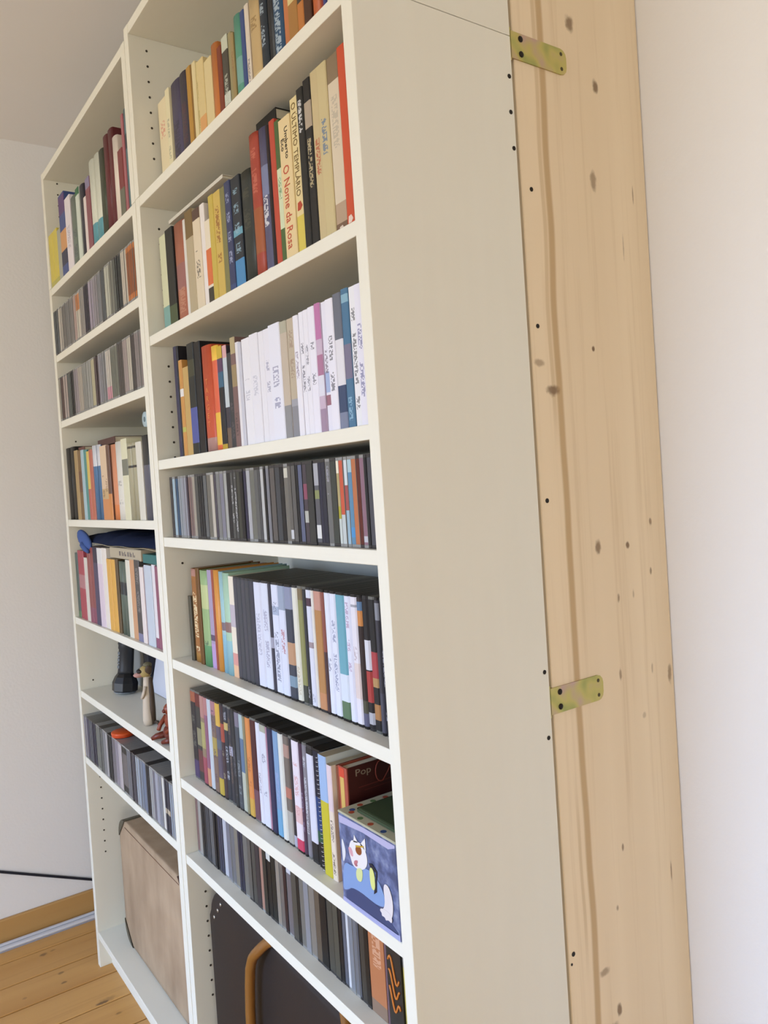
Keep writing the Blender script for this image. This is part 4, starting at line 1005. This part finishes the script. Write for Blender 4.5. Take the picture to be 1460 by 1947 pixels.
# --- left bookcase, fifth row: bag, box and booklet lying on the books
fb = thing('cardboard_box', 'flat beige cardboard box with printed marks lying on books under the blue bag', 'box', (.505, .012, 1.2425))
MB().box(-.125, .115, 0, .18, 0, .027, mat('B4A890', .8), .0015).build('box', fb)
pm = MB(); PK = mat('6A6264', .7)
for i in range(6):
    x = -.045 + i * .021; pm.box(x, x + .004, -.0005, .0003, .008, .019, PK); pm.box(x + .0065 + .003 * (i % 2), x + .0105 + .003 * (i % 2), -.0005, .0003, .008, .019 - .003 * (i % 3), PK)
pm.build('printed_marks', fb)['label'] = 'dark illegible printing'
flatbook('teal_booklet', 'teal book lying flat on the right end of the left bookcase fifth row', 'book', (.652, .006, 1.2425), .095, .13, .020, '2A6A68')
sh = thing('beige_sheet', 'wavy beige paper sheet lying between the blue bag and the books', 'sheet', (.50, .01, 1.2705))
V = []; Fc = []; nx = 16
for t_ in (0, .0012):
    for j in range(2):
        for i in range(nx + 1): V.append((-.245 + .49 * i / nx, j * .17, .0016 + .0016 * math.sin(i * 1.1) + t_))
q = nx + 1
for i in range(nx): Fc += [(i, i + q, i + q + 1, i + 1), (2 * q + i, 2 * q + i + 1, 3 * q + i + 1, 3 * q + i), (i, i + 1, 2 * q + i + 1, 2 * q + i), (q + i, 3 * q + i, 3 * q + i + 1, q + i + 1)]
link('sheet', mesh('sheet', V, Fc, [mat('B0A48A', .8)]), sh)
SHADED_BLUE = mat('1A243E', .85, 0, None, .1)  # bag lies in shade; that darkening is put into the cloth colour
bg_ = thing('cloth_bag', 'folded blue cloth bag drooping over the books, left bookcase fifth row', 'bag', (.41, .012, 1.2755))
bm = bmesh.new(); bmesh.ops.create_grid(bm, x_segments=34, y_segments=10, size=.5)
V = []; Fc = []; NX, NY = 34, 10
def bagz(u, v, top):
    e = (1 - abs(2 * u - 1) ** 6) * (1 - abs(2 * v - 1) ** 4); e = max(e, 0) ** .5
    return (.0205 + .013 * math.sin(3.1 * u + .6) * .5 + .0022 * math.sin(23 * u + 6 * v) + .0016 * math.sin(41 * u - 9 * v)) * e if top else -.0005
bm.free()
for t_ in (1, 0):
    for j in range(NY + 1):
        for i in range(NX + 1):
            u, v = i / NX, j / NY; V.append((-.335 + .67 * u, .20 * v + .006 * math.sin(9 * u) * (1 - v), bagz(u, v, t_)))
q = NX + 1; off = q * (NY + 1)
for j in range(NY):
    for i in range(NX):
        a = j * q + i; Fc += [(a, a + 1, a + q + 1, a + q), (off + a, off + a + q, off + a + q + 1, off + a + 1)]
for i in range(NX): Fc += [(i, off + i, off + i + 1, i + 1), (NY * q + i, NY * q + i + 1, off + NY * q + i + 1, off + NY * q + i)]
for j in range(NY): Fc += [(j * q, (j + 1) * q, off + (j + 1) * q, off + j * q), (j * q + NX, off + j * q + NX, off + (j + 1) * q + NX, (j + 1) * q + NX)]
link('pouch', mesh('pouch', V, Fc, [SHADED_BLUE], None, True), bg_)
MB().blob((-.262, .0, .006), .066, .0115, .024, mat('4C629A', .85, 0, None, .1), 16, 9, Matrix.Rotation(.28, 3, 'Y')).tube([(-.25, -.006, -.006), (-.225, -.008, -.018), (-.205, -.007, -.026)], [.012, .008, .004], mat('4C629A', .85, 0, None, .1), 8).build('drooping_flap', bg_)['label'] = 'blue flap of the same cloth, without the painted shade, hanging over the spines'  # same cloth, kept lighter than the pouch with its painted shade

# --- left bookcase, sixth shelf: torch, figurines, sheet
Z6 = .8335; BLK = mat('17181C', .38); BLK2 = mat('24262A', .5)
t = thing('torch', 'black torch standing head down on the left bookcase sixth shelf', 'torch', (.172, .088, Z6 + .0055), (-.13, 0, .3))
MB().lathe([(.030, 0), (.036, .004), (.0365, .026), (.030, .042), (.0225, .052)], (0, 0, 0), BLK, 8, False).lathe([(.031, -.0015), (.031, 0)], (0, 0, 0), mat('8A9298', .2), 16).build('head', t)
MB().lathe([(.0225, .0515), (.0215, .06), (.0215, .120), (.0232, .122), (.0232, .150), (.0215, .152), (.0215, .180), (.018, .183)], (0, 0, 0), BLK2, 20).build('body', t)
lm = MB(); LG = mat('6A7076', .5)
for i, (a, b2) in enumerate(((.066, .074), (.078, .083), (.086, .094), (.097, .101), (.105, .113))):
    for k in (-2.1, -1.75): lm.box(.0216 * math.cos(k) - .003, .0216 * math.cos(k) + .003, .0216 * math.sin(k) - .0005, .0216 * math.sin(k) + .0005, a, b2, LG)
lm.build('lettering', t)['label'] = 'grey illegible lettering down the torch body'
MB().lathe([(.006, 0), (.006, .002)], (-.0212, -.008, .135), BLK, 10, False, Matrix.Rotation(-math.pi / 2, 3, 'Y')).build('switch', t)
g = thing('grey_box', 'grey box with a dark round emblem behind the animal figurine', 'box', (.118, .150, Z6))
MB().box(-.044, .0446, 0, .07, 0, .170, mat('8E8E8A', .6), .001).build('box', g); MB().lathe([(.014, 0), (.014, .0006)], (.008, -.0001, .135), mat('3A3448', .5), 16, False, Matrix.Rotation(math.pi / 2, 3, 'X')).build('emblem', g)
flatr = thing('dark_box', 'narrow black box standing beside the grey box behind the figurine', 'box', (.1875, .150, Z6)); MB().box(-.0195, .0195, 0, .06, 0, .185, mat('191824', .5), .001).build('box', flatr); MB().box(-.0195, .0195, -.0004, .0004, .150, .160, mat('4A4A5A', .5)).build('band', flatr)
ps = thing('white_sheet', 'white paper sheet leaning at the back of the left bookcase sixth shelf', 'paper', (.29, .153, Z6 + .001), (-.22, 0, 0)); MB().box(-.08, .26, 0, .0015, 0, .175, mat('D6D6DE', .8)).build('sheet', ps)
# slim animal figurine, facing out of the shelf
af = thing('animal_figurine', 'tall slim animal figurine with pale front and brown back, standing upright', 'figurine', (.522, .036, Z6 + .001), (0, 0, -.35))
PALE = mat('C8B8A4', .6); BRN = mat('4E3E30', .6); DRK = mat('1E1412', .5); YEL = mat('A8925A', .6); PNK = mat('B88A80', .6)
MB().tube([(0, .001, .0), (0, 0, .012), (0, 0, .04), (0, .001, .075), (-.001, .002, .1), (-.001, .003, .118)], [.0135, .014, .0125, .011, .0095, .009], PALE, 14).build('body', af)
MB().tube([(.004, .010, .002), (.004, .010, .04), (.003, .010, .08), (.002, .010, .115)], [.008, .009, .008, .006], BRN, 10).tube([(.006, .014, .006), (.014, .022, .006), (.026, .022, .006)], [.005, .004, .003], BRN, 8).build('back_stripe', af)
hd = MB(); hd.blob((-.001, .0, .130), .013, .016, .015, YEL, 14, 9); hd.blob((-.001, -.016, .123), .0075, .0135, .0065, PNK, 12, 7); hd.build('head', af)
MB().blob((-.002, -.012, .132), .0125, .010, .0062, DRK, 12, 7).build('eye_patch', af)
for s in (-1, 1): MB().blob((s * .012, .008, .135), .004, .009, .014, BRN, 10, 7, Matrix.Rotation(s * .5, 3, 'Y')).build('ear', af)
MB().blob((-.001, .006, .146), .009, .011, .007, mat('6A6248', .7), 12, 7).build('crest', af)
for s in (-1, 1): MB().tube([(s * .008, -.002, .095), (s * .0125, -.007, .078), (s * .006, -.0125, .066)], [.004, .0035, .003], PALE, 8).build('paw', af)
rf = thing('carved_figurine', 'small reddish brown carved figurine at the right end of the sixth shelf', 'figurine', (.690, .035, Z6), (0, 0, .2))
RB = mat('6A2A1C', .4); RB2 = mat('8A4028', .4)
MB().blob((0, 0, .020), .030, .020, .020, RB, 14, 9).blob((-.004, .0, .046), .018, .015, .022, RB2, 14, 9).build('body', rf)
MB().blob((-.006, -.004, .074), .012, .012, .013, RB2, 12, 8).blob((-.008, -.014, .071), .005, .006, .005, RB, 10, 6).build('head', rf)
for s in (-1, 1):
    MB().tube([(s * .014 - .004, -.004, .056), (s * .024 - .006, -.014, .036), (s * .016 - .01, -.022, .026)], [.006, .005, .0045], RB2, 8).build('arm', rf)
    MB().tube([(s * .016, -.006, .016), (s * .026 - .01, -.022, .010), (s * .022 - .022, -.030, .005)], [.009, .007, .0045], RB, 8).build('leg', rf)

# --- left bookcase, seventh row: things lying on the discs
oc = thing('orange_disc_case', 'small orange tin lying on top of the discs, left bookcase seventh row', 'tin', (.322, .030, .7612))
MB().lathe([(.028, 0), (.030, .001), (.030, .0085), (.029, .0095)], (0, 0, 0), mat('D0491C', .4), 24).build('tin_base', oc); MB().lathe([(.0306, .0062), (.0306, .0105), (.028, .012)], (0, 0, 0), mat('D85622', .4), 24).build('lid', oc)

# ------------------------------------------------------------------ right bookcase, sixth row: pop-up book and painted box
pb = thing('pop_up_book', 'thick brown album with the word Pop, standing behind the painted box', 'book', (1.4098, .031, .7908))
wv, hv = .0236, .179
MB().box(-wv / 2, -wv / 2 + .0022, .002, .205, 0, hv, mat('A04A34', .5)).box(wv / 2 - .0022, wv / 2, .002, .205, 0, hv, mat('48170F', .5)).box(-wv / 2, wv / 2, 0, .0022, 0, hv, mat('A85040', .5)).build('cover', pb)
MB().box(-wv / 2 + .0024, wv / 2 - .0024, .003, .2, .003, hv - .003, PAPER).build('page_block', pb)
MB().box(-wv * .3, wv * .14, -.0004, .0002, .004, hv - .016, mat('D2B060', .5)).box(-wv * .36, wv * .2, -.0004, .0002, hv - .016, hv - .002, mat('D04A30', .5)).build('spine_label', pb)['label'] = 'yellow strip with a red head'
letters('Pop', .036, .0135, SIDE, mat('9A8872', .6), pb, (wv / 2 + .0001, .030, hv - .012), 'title')
MB().tube([(wv / 2 + .0003, .062 + .0 + .010 * math.cos(a), hv - .018 + .016 * math.sin(a)) for a in [1.2 + i * .42 for i in range(10)]] + [(wv / 2 + .0003, .075, hv - .022), (wv / 2 + .0003, .083, hv - .010)], .0009, mat('8A3A2A', .6), 5).build('script_letter', pb)
MB().box(wv / 2, wv / 2 + .0002, .020, .11, hv - .034, hv - .0325, mat('6A2A20', .6)).box(wv / 2, wv / 2 + .0002, .030, .10, hv - .040, hv - .0392, mat('6A2A20', .6)).build('cover_rule', pb)

BX0, BX1, BZ0, BH = 1.4385, 1.5758, .7908, .129
tb = thing('painted_box', 'painted blue box with a white cat on its front', 'box', ((BX0 + BX1) / 2, 0.0005, BZ0)); bxc = (BX0 + BX1) / 2
def starry():
    m = bpy.data.materials.new('painted_night'); m.use_nodes = True; nt = m.node_tree; b = nt.nodes['Principled BSDF']; b.inputs['Roughness'].default_value = .4; N = nt.nodes.new; L = nt.links.new
    tc = N('ShaderNodeTexCoord'); n = N('ShaderNodeTexNoise'); n.inputs['Scale'].default_value = 55; n.inputs['Detail'].default_value = 3; L(tc.outputs['Object'], n.inputs['Vector'])
    r = N('ShaderNodeValToRGB'); e = r.color_ramp.elements; e[0].position = .38; e[0].color = lin('465074'); e[1].position = .72; e[1].color = lin('98A2BE'); q = r.color_ramp.elements.new(.52); q.color = lin('636F98')
    L(n.outputs[0], r.inputs[0]); L(r.outputs[0], b.inputs['Base Color']); return m
MB().box(BX0 - bxc, BX1 - bxc, 0, .125, 0, BH, starry(), .0015).build('body', tb)
def soft(P, n=2):
    for _ in range(n):
        Q = []
        for (a, b2), (c, d) in zip(P, P[1:] + P[:1]): Q += [(.75 * a + .25 * c, .75 * b2 + .25 * d), (.25 * a + .75 * c, .25 * b2 + .75 * d)]
        P = Q
    return P
def flat(name, poly, col, lvl, label=None, m=None):
    if name in ('painted_coat', 'painted_tail', 'painted_muzzle', 'painted_nose', 'painted_eye', 'painted_scarf', 'painted_sleeve', 'painted_leg'): poly = soft(poly)
    o = MB().prism([(a - bxc, b2 - BZ0) for a, b2 in poly], lambda a, b2, t: (a, -.0003 * lvl - t + .0002, b2), .0003, m or mat(col, .45)).build(name, tb)
    if label: o['label'] = label
CAT = {'cat_head': [(1.4755, 0.8882), (1.4811, 0.8943), (1.506, 0.9044), (1.5061, 0.895), (1.5118, 0.8741), (1.5064, 0.8667), (1.4864, 0.857), (1.4714, 0.8534), (1.4682, 0.8675), (1.4614, 0.8735)], 'tail': [(1.4453, 0.886), (1.451, 0.881), (1.4555, 0.8657), (1.4486, 0.8504), (1.4452, 0.8534)], 'body': [(1.4477, 0.8529), (1.4713, 0.852), (1.5085, 0.8648), (1.5347, 0.8563), (1.5496, 0.8321), (1.5351, 0.8193), (1.4704, 0.8238), (1.4488, 0.8095), (1.4413, 0.8107)], 'eye': [(1.4809, 0.8826), (1.4876, 0.8884), (1.496, 0.8887), (1.4975, 0.881), (1.4921, 0.8756), (1.4838, 0.876)], 'brow': [(1.4827, 0.8873), (1.5036, 0.8934), (1.5021, 0.8909), (1.4836, 0.8849)], 'nose': [(1.4763, 0.8636), (1.4864, 0.8673), (1.4845, 0.8611), (1.4754, 0.8563)], 'pink': [(1.4619, 0.8778), (1.4721, 0.8801), (1.4755, 0.8675), (1.4682, 0.8675)], 'y1': [(1.48, 0.8539), (1.4974, 0.8599), (1.4937, 0.838), (1.4793, 0.837)], 'y2': [(1.5136, 0.8694), (1.5249, 0.8684), (1.5262, 0.8395), (1.5148, 0.8389)], 'k2': [(1.5129, 0.8732), (1.5211, 0.8749), (1.5316, 0.8683), (1.5284, 0.8391), (1.521, 0.8334), (1.5291, 0.866), (1.5159, 0.8689)], 'leg': [(1.5437, 0.8572), (1.557, 0.8599), (1.5653, 0.8387), (1.5606, 0.8146), (1.5453, 0.8118), (1.5348, 0.8165), (1.5471, 0.8284)], 'topband': [(1.4413, 0.9173), (1.5035, 0.9239), (1.5788, 0.926), (1.5777, 0.9154), (1.5601, 0.9091), (1.5021, 0.9112), (1.4426, 0.9064)]}

cx = lambda k: [(min(max(a, BX0 + .001), BX1 - .001), min(max(b2, BZ0 + .001), BZ0 + BH - .001)) for a, b2 in CAT[k]]
flat('painted_border', cx('topband'), 'B4B0D0', 1, 'lilac painted border along the top')
flat('painted_border', [(BX0 + .001, .7918), (BX1 - .001, .7918), (BX1 - .001, .800), (BX0 + .001, .798)], 'A4A8D2', 1, 'lilac painted border along the bottom')
flat('painted_table', [(.0 + 1.4488, .8085), (1.4704, .8228), (1.5351, .8183), (1.5710, .8020), (1.5710, .7990), (1.4488, .7980)], '3C4870', 1)
flat('painted_coat', cx('body'), '809CCB', 2, 'light blue coat of the painted cat')
flat('painted_tail', cx('tail'), 'DCDCE0', 2); flat('painted_cat_head', soft([(1.4700, .8900), (1.4790, .8925), (1.4900, .8940), (1.5010, .8935), (1.5075, .8850), (1.5100, .8740), (1.5060, .8640), (1.4960, .8570), (1.4840, .8535), (1.4720, .8545), (1.4670, .8640), (1.4630, .8740)]), 'E8E2E0', 3, 'white cat head')
flat('painted_ear', [(1.4770, .8900), (1.4800, .9010), (1.4885, .8925)], 'E8E2E0', 3); flat('painted_ear', [(1.4940, .8925), (1.5068, .9050), (1.5072, .8870)], 'E8E2E0', 3)
flat('painted_paw', soft([(1.5365, .8215), (1.5330, .8170), (1.5375, .8150), (1.5370, .8110), (1.5440, .8120), (1.5460, .8080), (1.5520, .8115), (1.5590, .8095), (1.5610, .8170), (1.5540, .8230)], 1), 'E0D8D8', 5)
flat('painted_mouth', soft([(1.4765, .8590), (1.4800, .8560), (1.4850, .8585), (1.4830, .8610)], 1), 'B06A74', 5)
flat('painted_muzzle', cx('pink'), 'D8A0A8', 4); flat('painted_nose', cx('nose'), 'C07A80', 4); flat('painted_eye', cx('eye'), '8A4A1C', 4); flat('painted_brow', cx('brow'), 'C8A030', 5)
flat('painted_scarf', cx('y1'), 'D4DA98', 4); flat('painted_dark_edge', cx('k2'), '1C2030', 4); flat('painted_sleeve', cx('y2'), 'DCE088', 5); flat('painted_leg', cx('leg'), 'E0D8D8', 4)  # the dark edge by the yellow sleeve belongs to the picture
MB().box(BX0 - bxc - .0005, BX1 - bxc + .0005, .0, .1255, BH, BH + .0035, mat('B8B498', .5), .001).build('lid_rim', tb)
MB().box(BX0 - bxc + .024, BX1 - bxc - .004, .016, .119, BH + .0035, BH + .0095, mat('3A4A30', .5), .005).build('lid_center', tb)
for sxy, col in (((1.4537, .0157), '2E4A7A'), ((1.4476, .0336), 'A84A30'), ((1.4600, .010), 'A84A30'), ((1.449, .056), '5A7A4A'), ((1.450, .078), 'A84A30'), ((1.450, .10), '2E4A7A'), ((1.485, .008), '5A7A4A'), ((1.51, .008), 'A84A30'), ((1.54, .008), '2E4A7A')):
    MB().lathe([(.0045, 0), (.0045, .0003)], (sxy[0] - bxc, sxy[1], BH + .0035), mat(col, .5), 10, False).build('lid_spot', tb)

# ------------------------------------------------------------------ suitcases
def leather(name, c1, c2, rough, sc=14):
    m = bpy.data.materials.new(name); m.use_nodes = True; nt = m.node_tree; b = nt.nodes['Principled BSDF']; b.inputs['Roughness'].default_value = rough; N = nt.nodes.new; L = nt.links.new
    tc = N('ShaderNodeTexCoord'); mp = N('ShaderNodeMapping'); mp.inputs['Scale'].default_value = (1, 1, .45); L(tc.outputs['Object'], mp.inputs['Vector']); n = N('ShaderNodeTexNoise'); n.inputs['Scale'].default_value = sc; n.inputs['Detail'].default_value = 5; L(mp.outputs[0], n.inputs['Vector'])
    r = N('ShaderNodeMapRange'); r.inputs[1].default_value = .35; r.inputs[2].default_value = .72; L(n.outputs[0], r.inputs[0]); x = N('ShaderNodeMix'); x.data_type = 'RGBA'; x.inputs[6].default_value = lin(c1); x.inputs[7].default_value = lin(c2); L(r.outputs[0], x.inputs[0]); L(x.outputs[2], b.inputs['Base Color'])
    n2 = N('ShaderNodeTexNoise'); n2.inputs['Scale'].default_value = 350; L(tc.outputs['Object'], n2.inputs['Vector']); bp = N('ShaderNodeBump'); bp.inputs['Strength'].default_value = .15; bp.inputs['Distance'].default_value = .001; L(n2.outputs[0], bp.inputs['Height']); L(bp.outputs[0], b.inputs['Normal']); return m
def rrect(w2, h, r, n=8):
    P = []
    for cx_, cz, a0 in ((w2 - r, r, -90), (w2 - r, h - r, 0), (-w2 + r, h - r, 90), (-w2 + r, r, 180)):
        for i in range(n + 1): a = math.radians(a0 + 90 * i / n); P.append((cx_ + r * math.cos(a), cz + r * math.sin(a)))
    return P
def shell(name, w2, h, r, y0, y1, m, parent, bev=.007):
    bm = bmesh.new(); P = rrect(w2, h, r); f = [bm.verts.new((a, y0, b2)) for a, b2 in P]; k = [bm.verts.new((a, y1, b2)) for a, b2 in P]; n = len(P)
    ff = bm.faces.new(f); fk = bm.faces.new(list(reversed(k)))
    for i in range(n): bm.faces.new((f[i], k[i], k[(i + 1) % n], f[(i + 1) % n]))
    bmesh.ops.bevel(bm, geom=list(ff.edges) + list(fk.edges), offset=bev, segments=3, affect='EDGES', profile=.5)
    bmesh.ops.recalc_face_normals(bm, faces=list(bm.faces))
    me = bpy.data.meshes.new(name); bm.to_mesh(me); bm.free(); me.materials.append(m); me.polygons.foreach_set('use_smooth', [True] * len(me.polygons))
    o = link(name, me, parent); return o
def guard(w2, h, r, y0, y1, sx, sz, ext, m, parent, label):
    """corner cap hugging one rounded corner"""
    g = .0018; n = 8; arc = [(r * math.cos(math.radians(90 * i / n)), r * math.sin(math.radians(90 * i / n))) for i in range(n + 1)]
    O = [(r, -ext * .9)] + arc + [(-ext, r)]; V = []; Fc = []
    cen = (w2 - r, h / 2 + (h / 2 - r))
    for y in (y0 - g, y1):
        for a, b2 in O:
            L_ = math.hypot(max(a, 0), max(b2, 0)) or 1; V.append((sx * (cen[0] + a + g * max(a, 0) / L_), y, (cen[1] + b2 + g * max(b2, 0) / L_) if sz > 0 else h - (cen[1] + b2 + g * max(b2, 0) / L_)))
    q = len(O)
    for i in range(q - 1): Fc.append((i, i + 1, q + i + 1, q + i))
    Fc.append(list(range(q)))
    o = link('corner_guard', mesh('corner_guard', V, Fc, [m]), parent); o['label'] = label
    s = o.modifiers.new('thick', 'SOLIDIFY'); s.thickness = .0012; s.offset = 0; return o
CAN = leather('worn_beige_canvas', 'B89E80', '9C8266', .75); W2, HH, RR = .262, .362, .055
sc = thing('suitcase', 'worn beige canvas suitcase standing on the bottom shelf of the left bookcase', 'suitcase', (.385, .058, .1105))
shell('front_shell', W2, HH, RR, 0, .090, CAN, sc); shell('back_shell', W2, HH, RR, .092, .172, CAN, sc)
PIP = mat('7A5238', .6)
P = rrect(W2 - .004, HH - .008, RR - .003); P = [(a, b2 + .004) for a, b2 in P]
MB().tube([(a, .0035, b2) for a, b2 in P + P[:1]], .0022, PIP, 6).build('front_piping', sc)
P2 = rrect(W2 + .001, HH + .001, RR); MB().tube([(a, .091, b2) for a, b2 in P2 + P2[:1]], .003, PIP, 6).build('seam_trim', sc)
MB().tube([(-W2 + RR, -.0006, HH - .018), (0, -.0006, HH - .0185), (W2 - RR, -.0006, HH - .018)], .0009, PIP, 5).build('stitch_line', sc)
for sx, sz, c, lb in ((-1, 1, '57503F', 'dark olive corner guard'), (1, 1, '4A2C22', 'dark brown corner guard'), (-1, -1, '57503F', 'dark olive corner guard'), (1, -1, '57503F', 'dark olive corner guard')):
    guard(W2, HH, RR, -.0005, .06, sx, sz, .004, mat(c, .5), sc, lb)
for s in (-.11, .11): MB().box(s - .018, s + .018, .070, .110, HH, HH + .006, mat('3A2A20', .4, .4), .002).build('latch', sc)
BRL = leather('dark_brown_leather', '1E120E', '160E0D', .6, 9); W2, HH, RR = .3625, .468, .072
sb = thing('brown_suitcase', 'dark brown leather suitcase with tan handle on the right bookcase bottom shelf', 'suitcase', (1.2095, .030, .1065))
shell('front_shell', W2, HH, RR, 0, .075, BRL, sb, .009); shell('back_shell', W2, HH, RR, .077, .155, BRL, sb, .009)
for px, pz in ((-.3375, .402), (-.3165, .425), (-.2995, .444), (.3375, .402), (.3165, .425)):
    MB().lathe([(.0042, 0), (.0036, .0016), (.0012, .0024)], (px, -.0001, pz), mat('B8B0A4', .3, .7), 10, True, Matrix.Rotation(math.pi / 2, 3, 'X')).build('rivet', sb)
TAN = mat('8A5A24', .32, 0, None, .5); hp = [(x - 1.2095, y_ - .03, z - .1065) for x, y_, z in ((1.061, .012, .32), (1.062, .010, .37), (1.064, .010, .42), (1.070, .010, .47), (1.077, .010, .508), (1.090, .010, .5337), (1.098, .012, .5437), (1.106, .015, .5525), (1.113, .019, .561), (1.121, .025, .570), (1.140, .034, .583), (1.185, .046, .595), (1.253, .048, .595))]
HX = 1.253 - 1.2095; hp += [(2 * HX - a, b2, c) for a, b2, c in reversed(hp[:-1])]
MB().tube(hp, .0095, TAN, 12).build('handle', sb)['label'] = 'curved tan handle loop'
for s in (-1, 1): MB().box(HX + s * .192 - .016, HX + s * .192 + .016, -.028, .001, .185, .222, mat('2A2020', .4, .3), .003).build('handle_mount', sb)
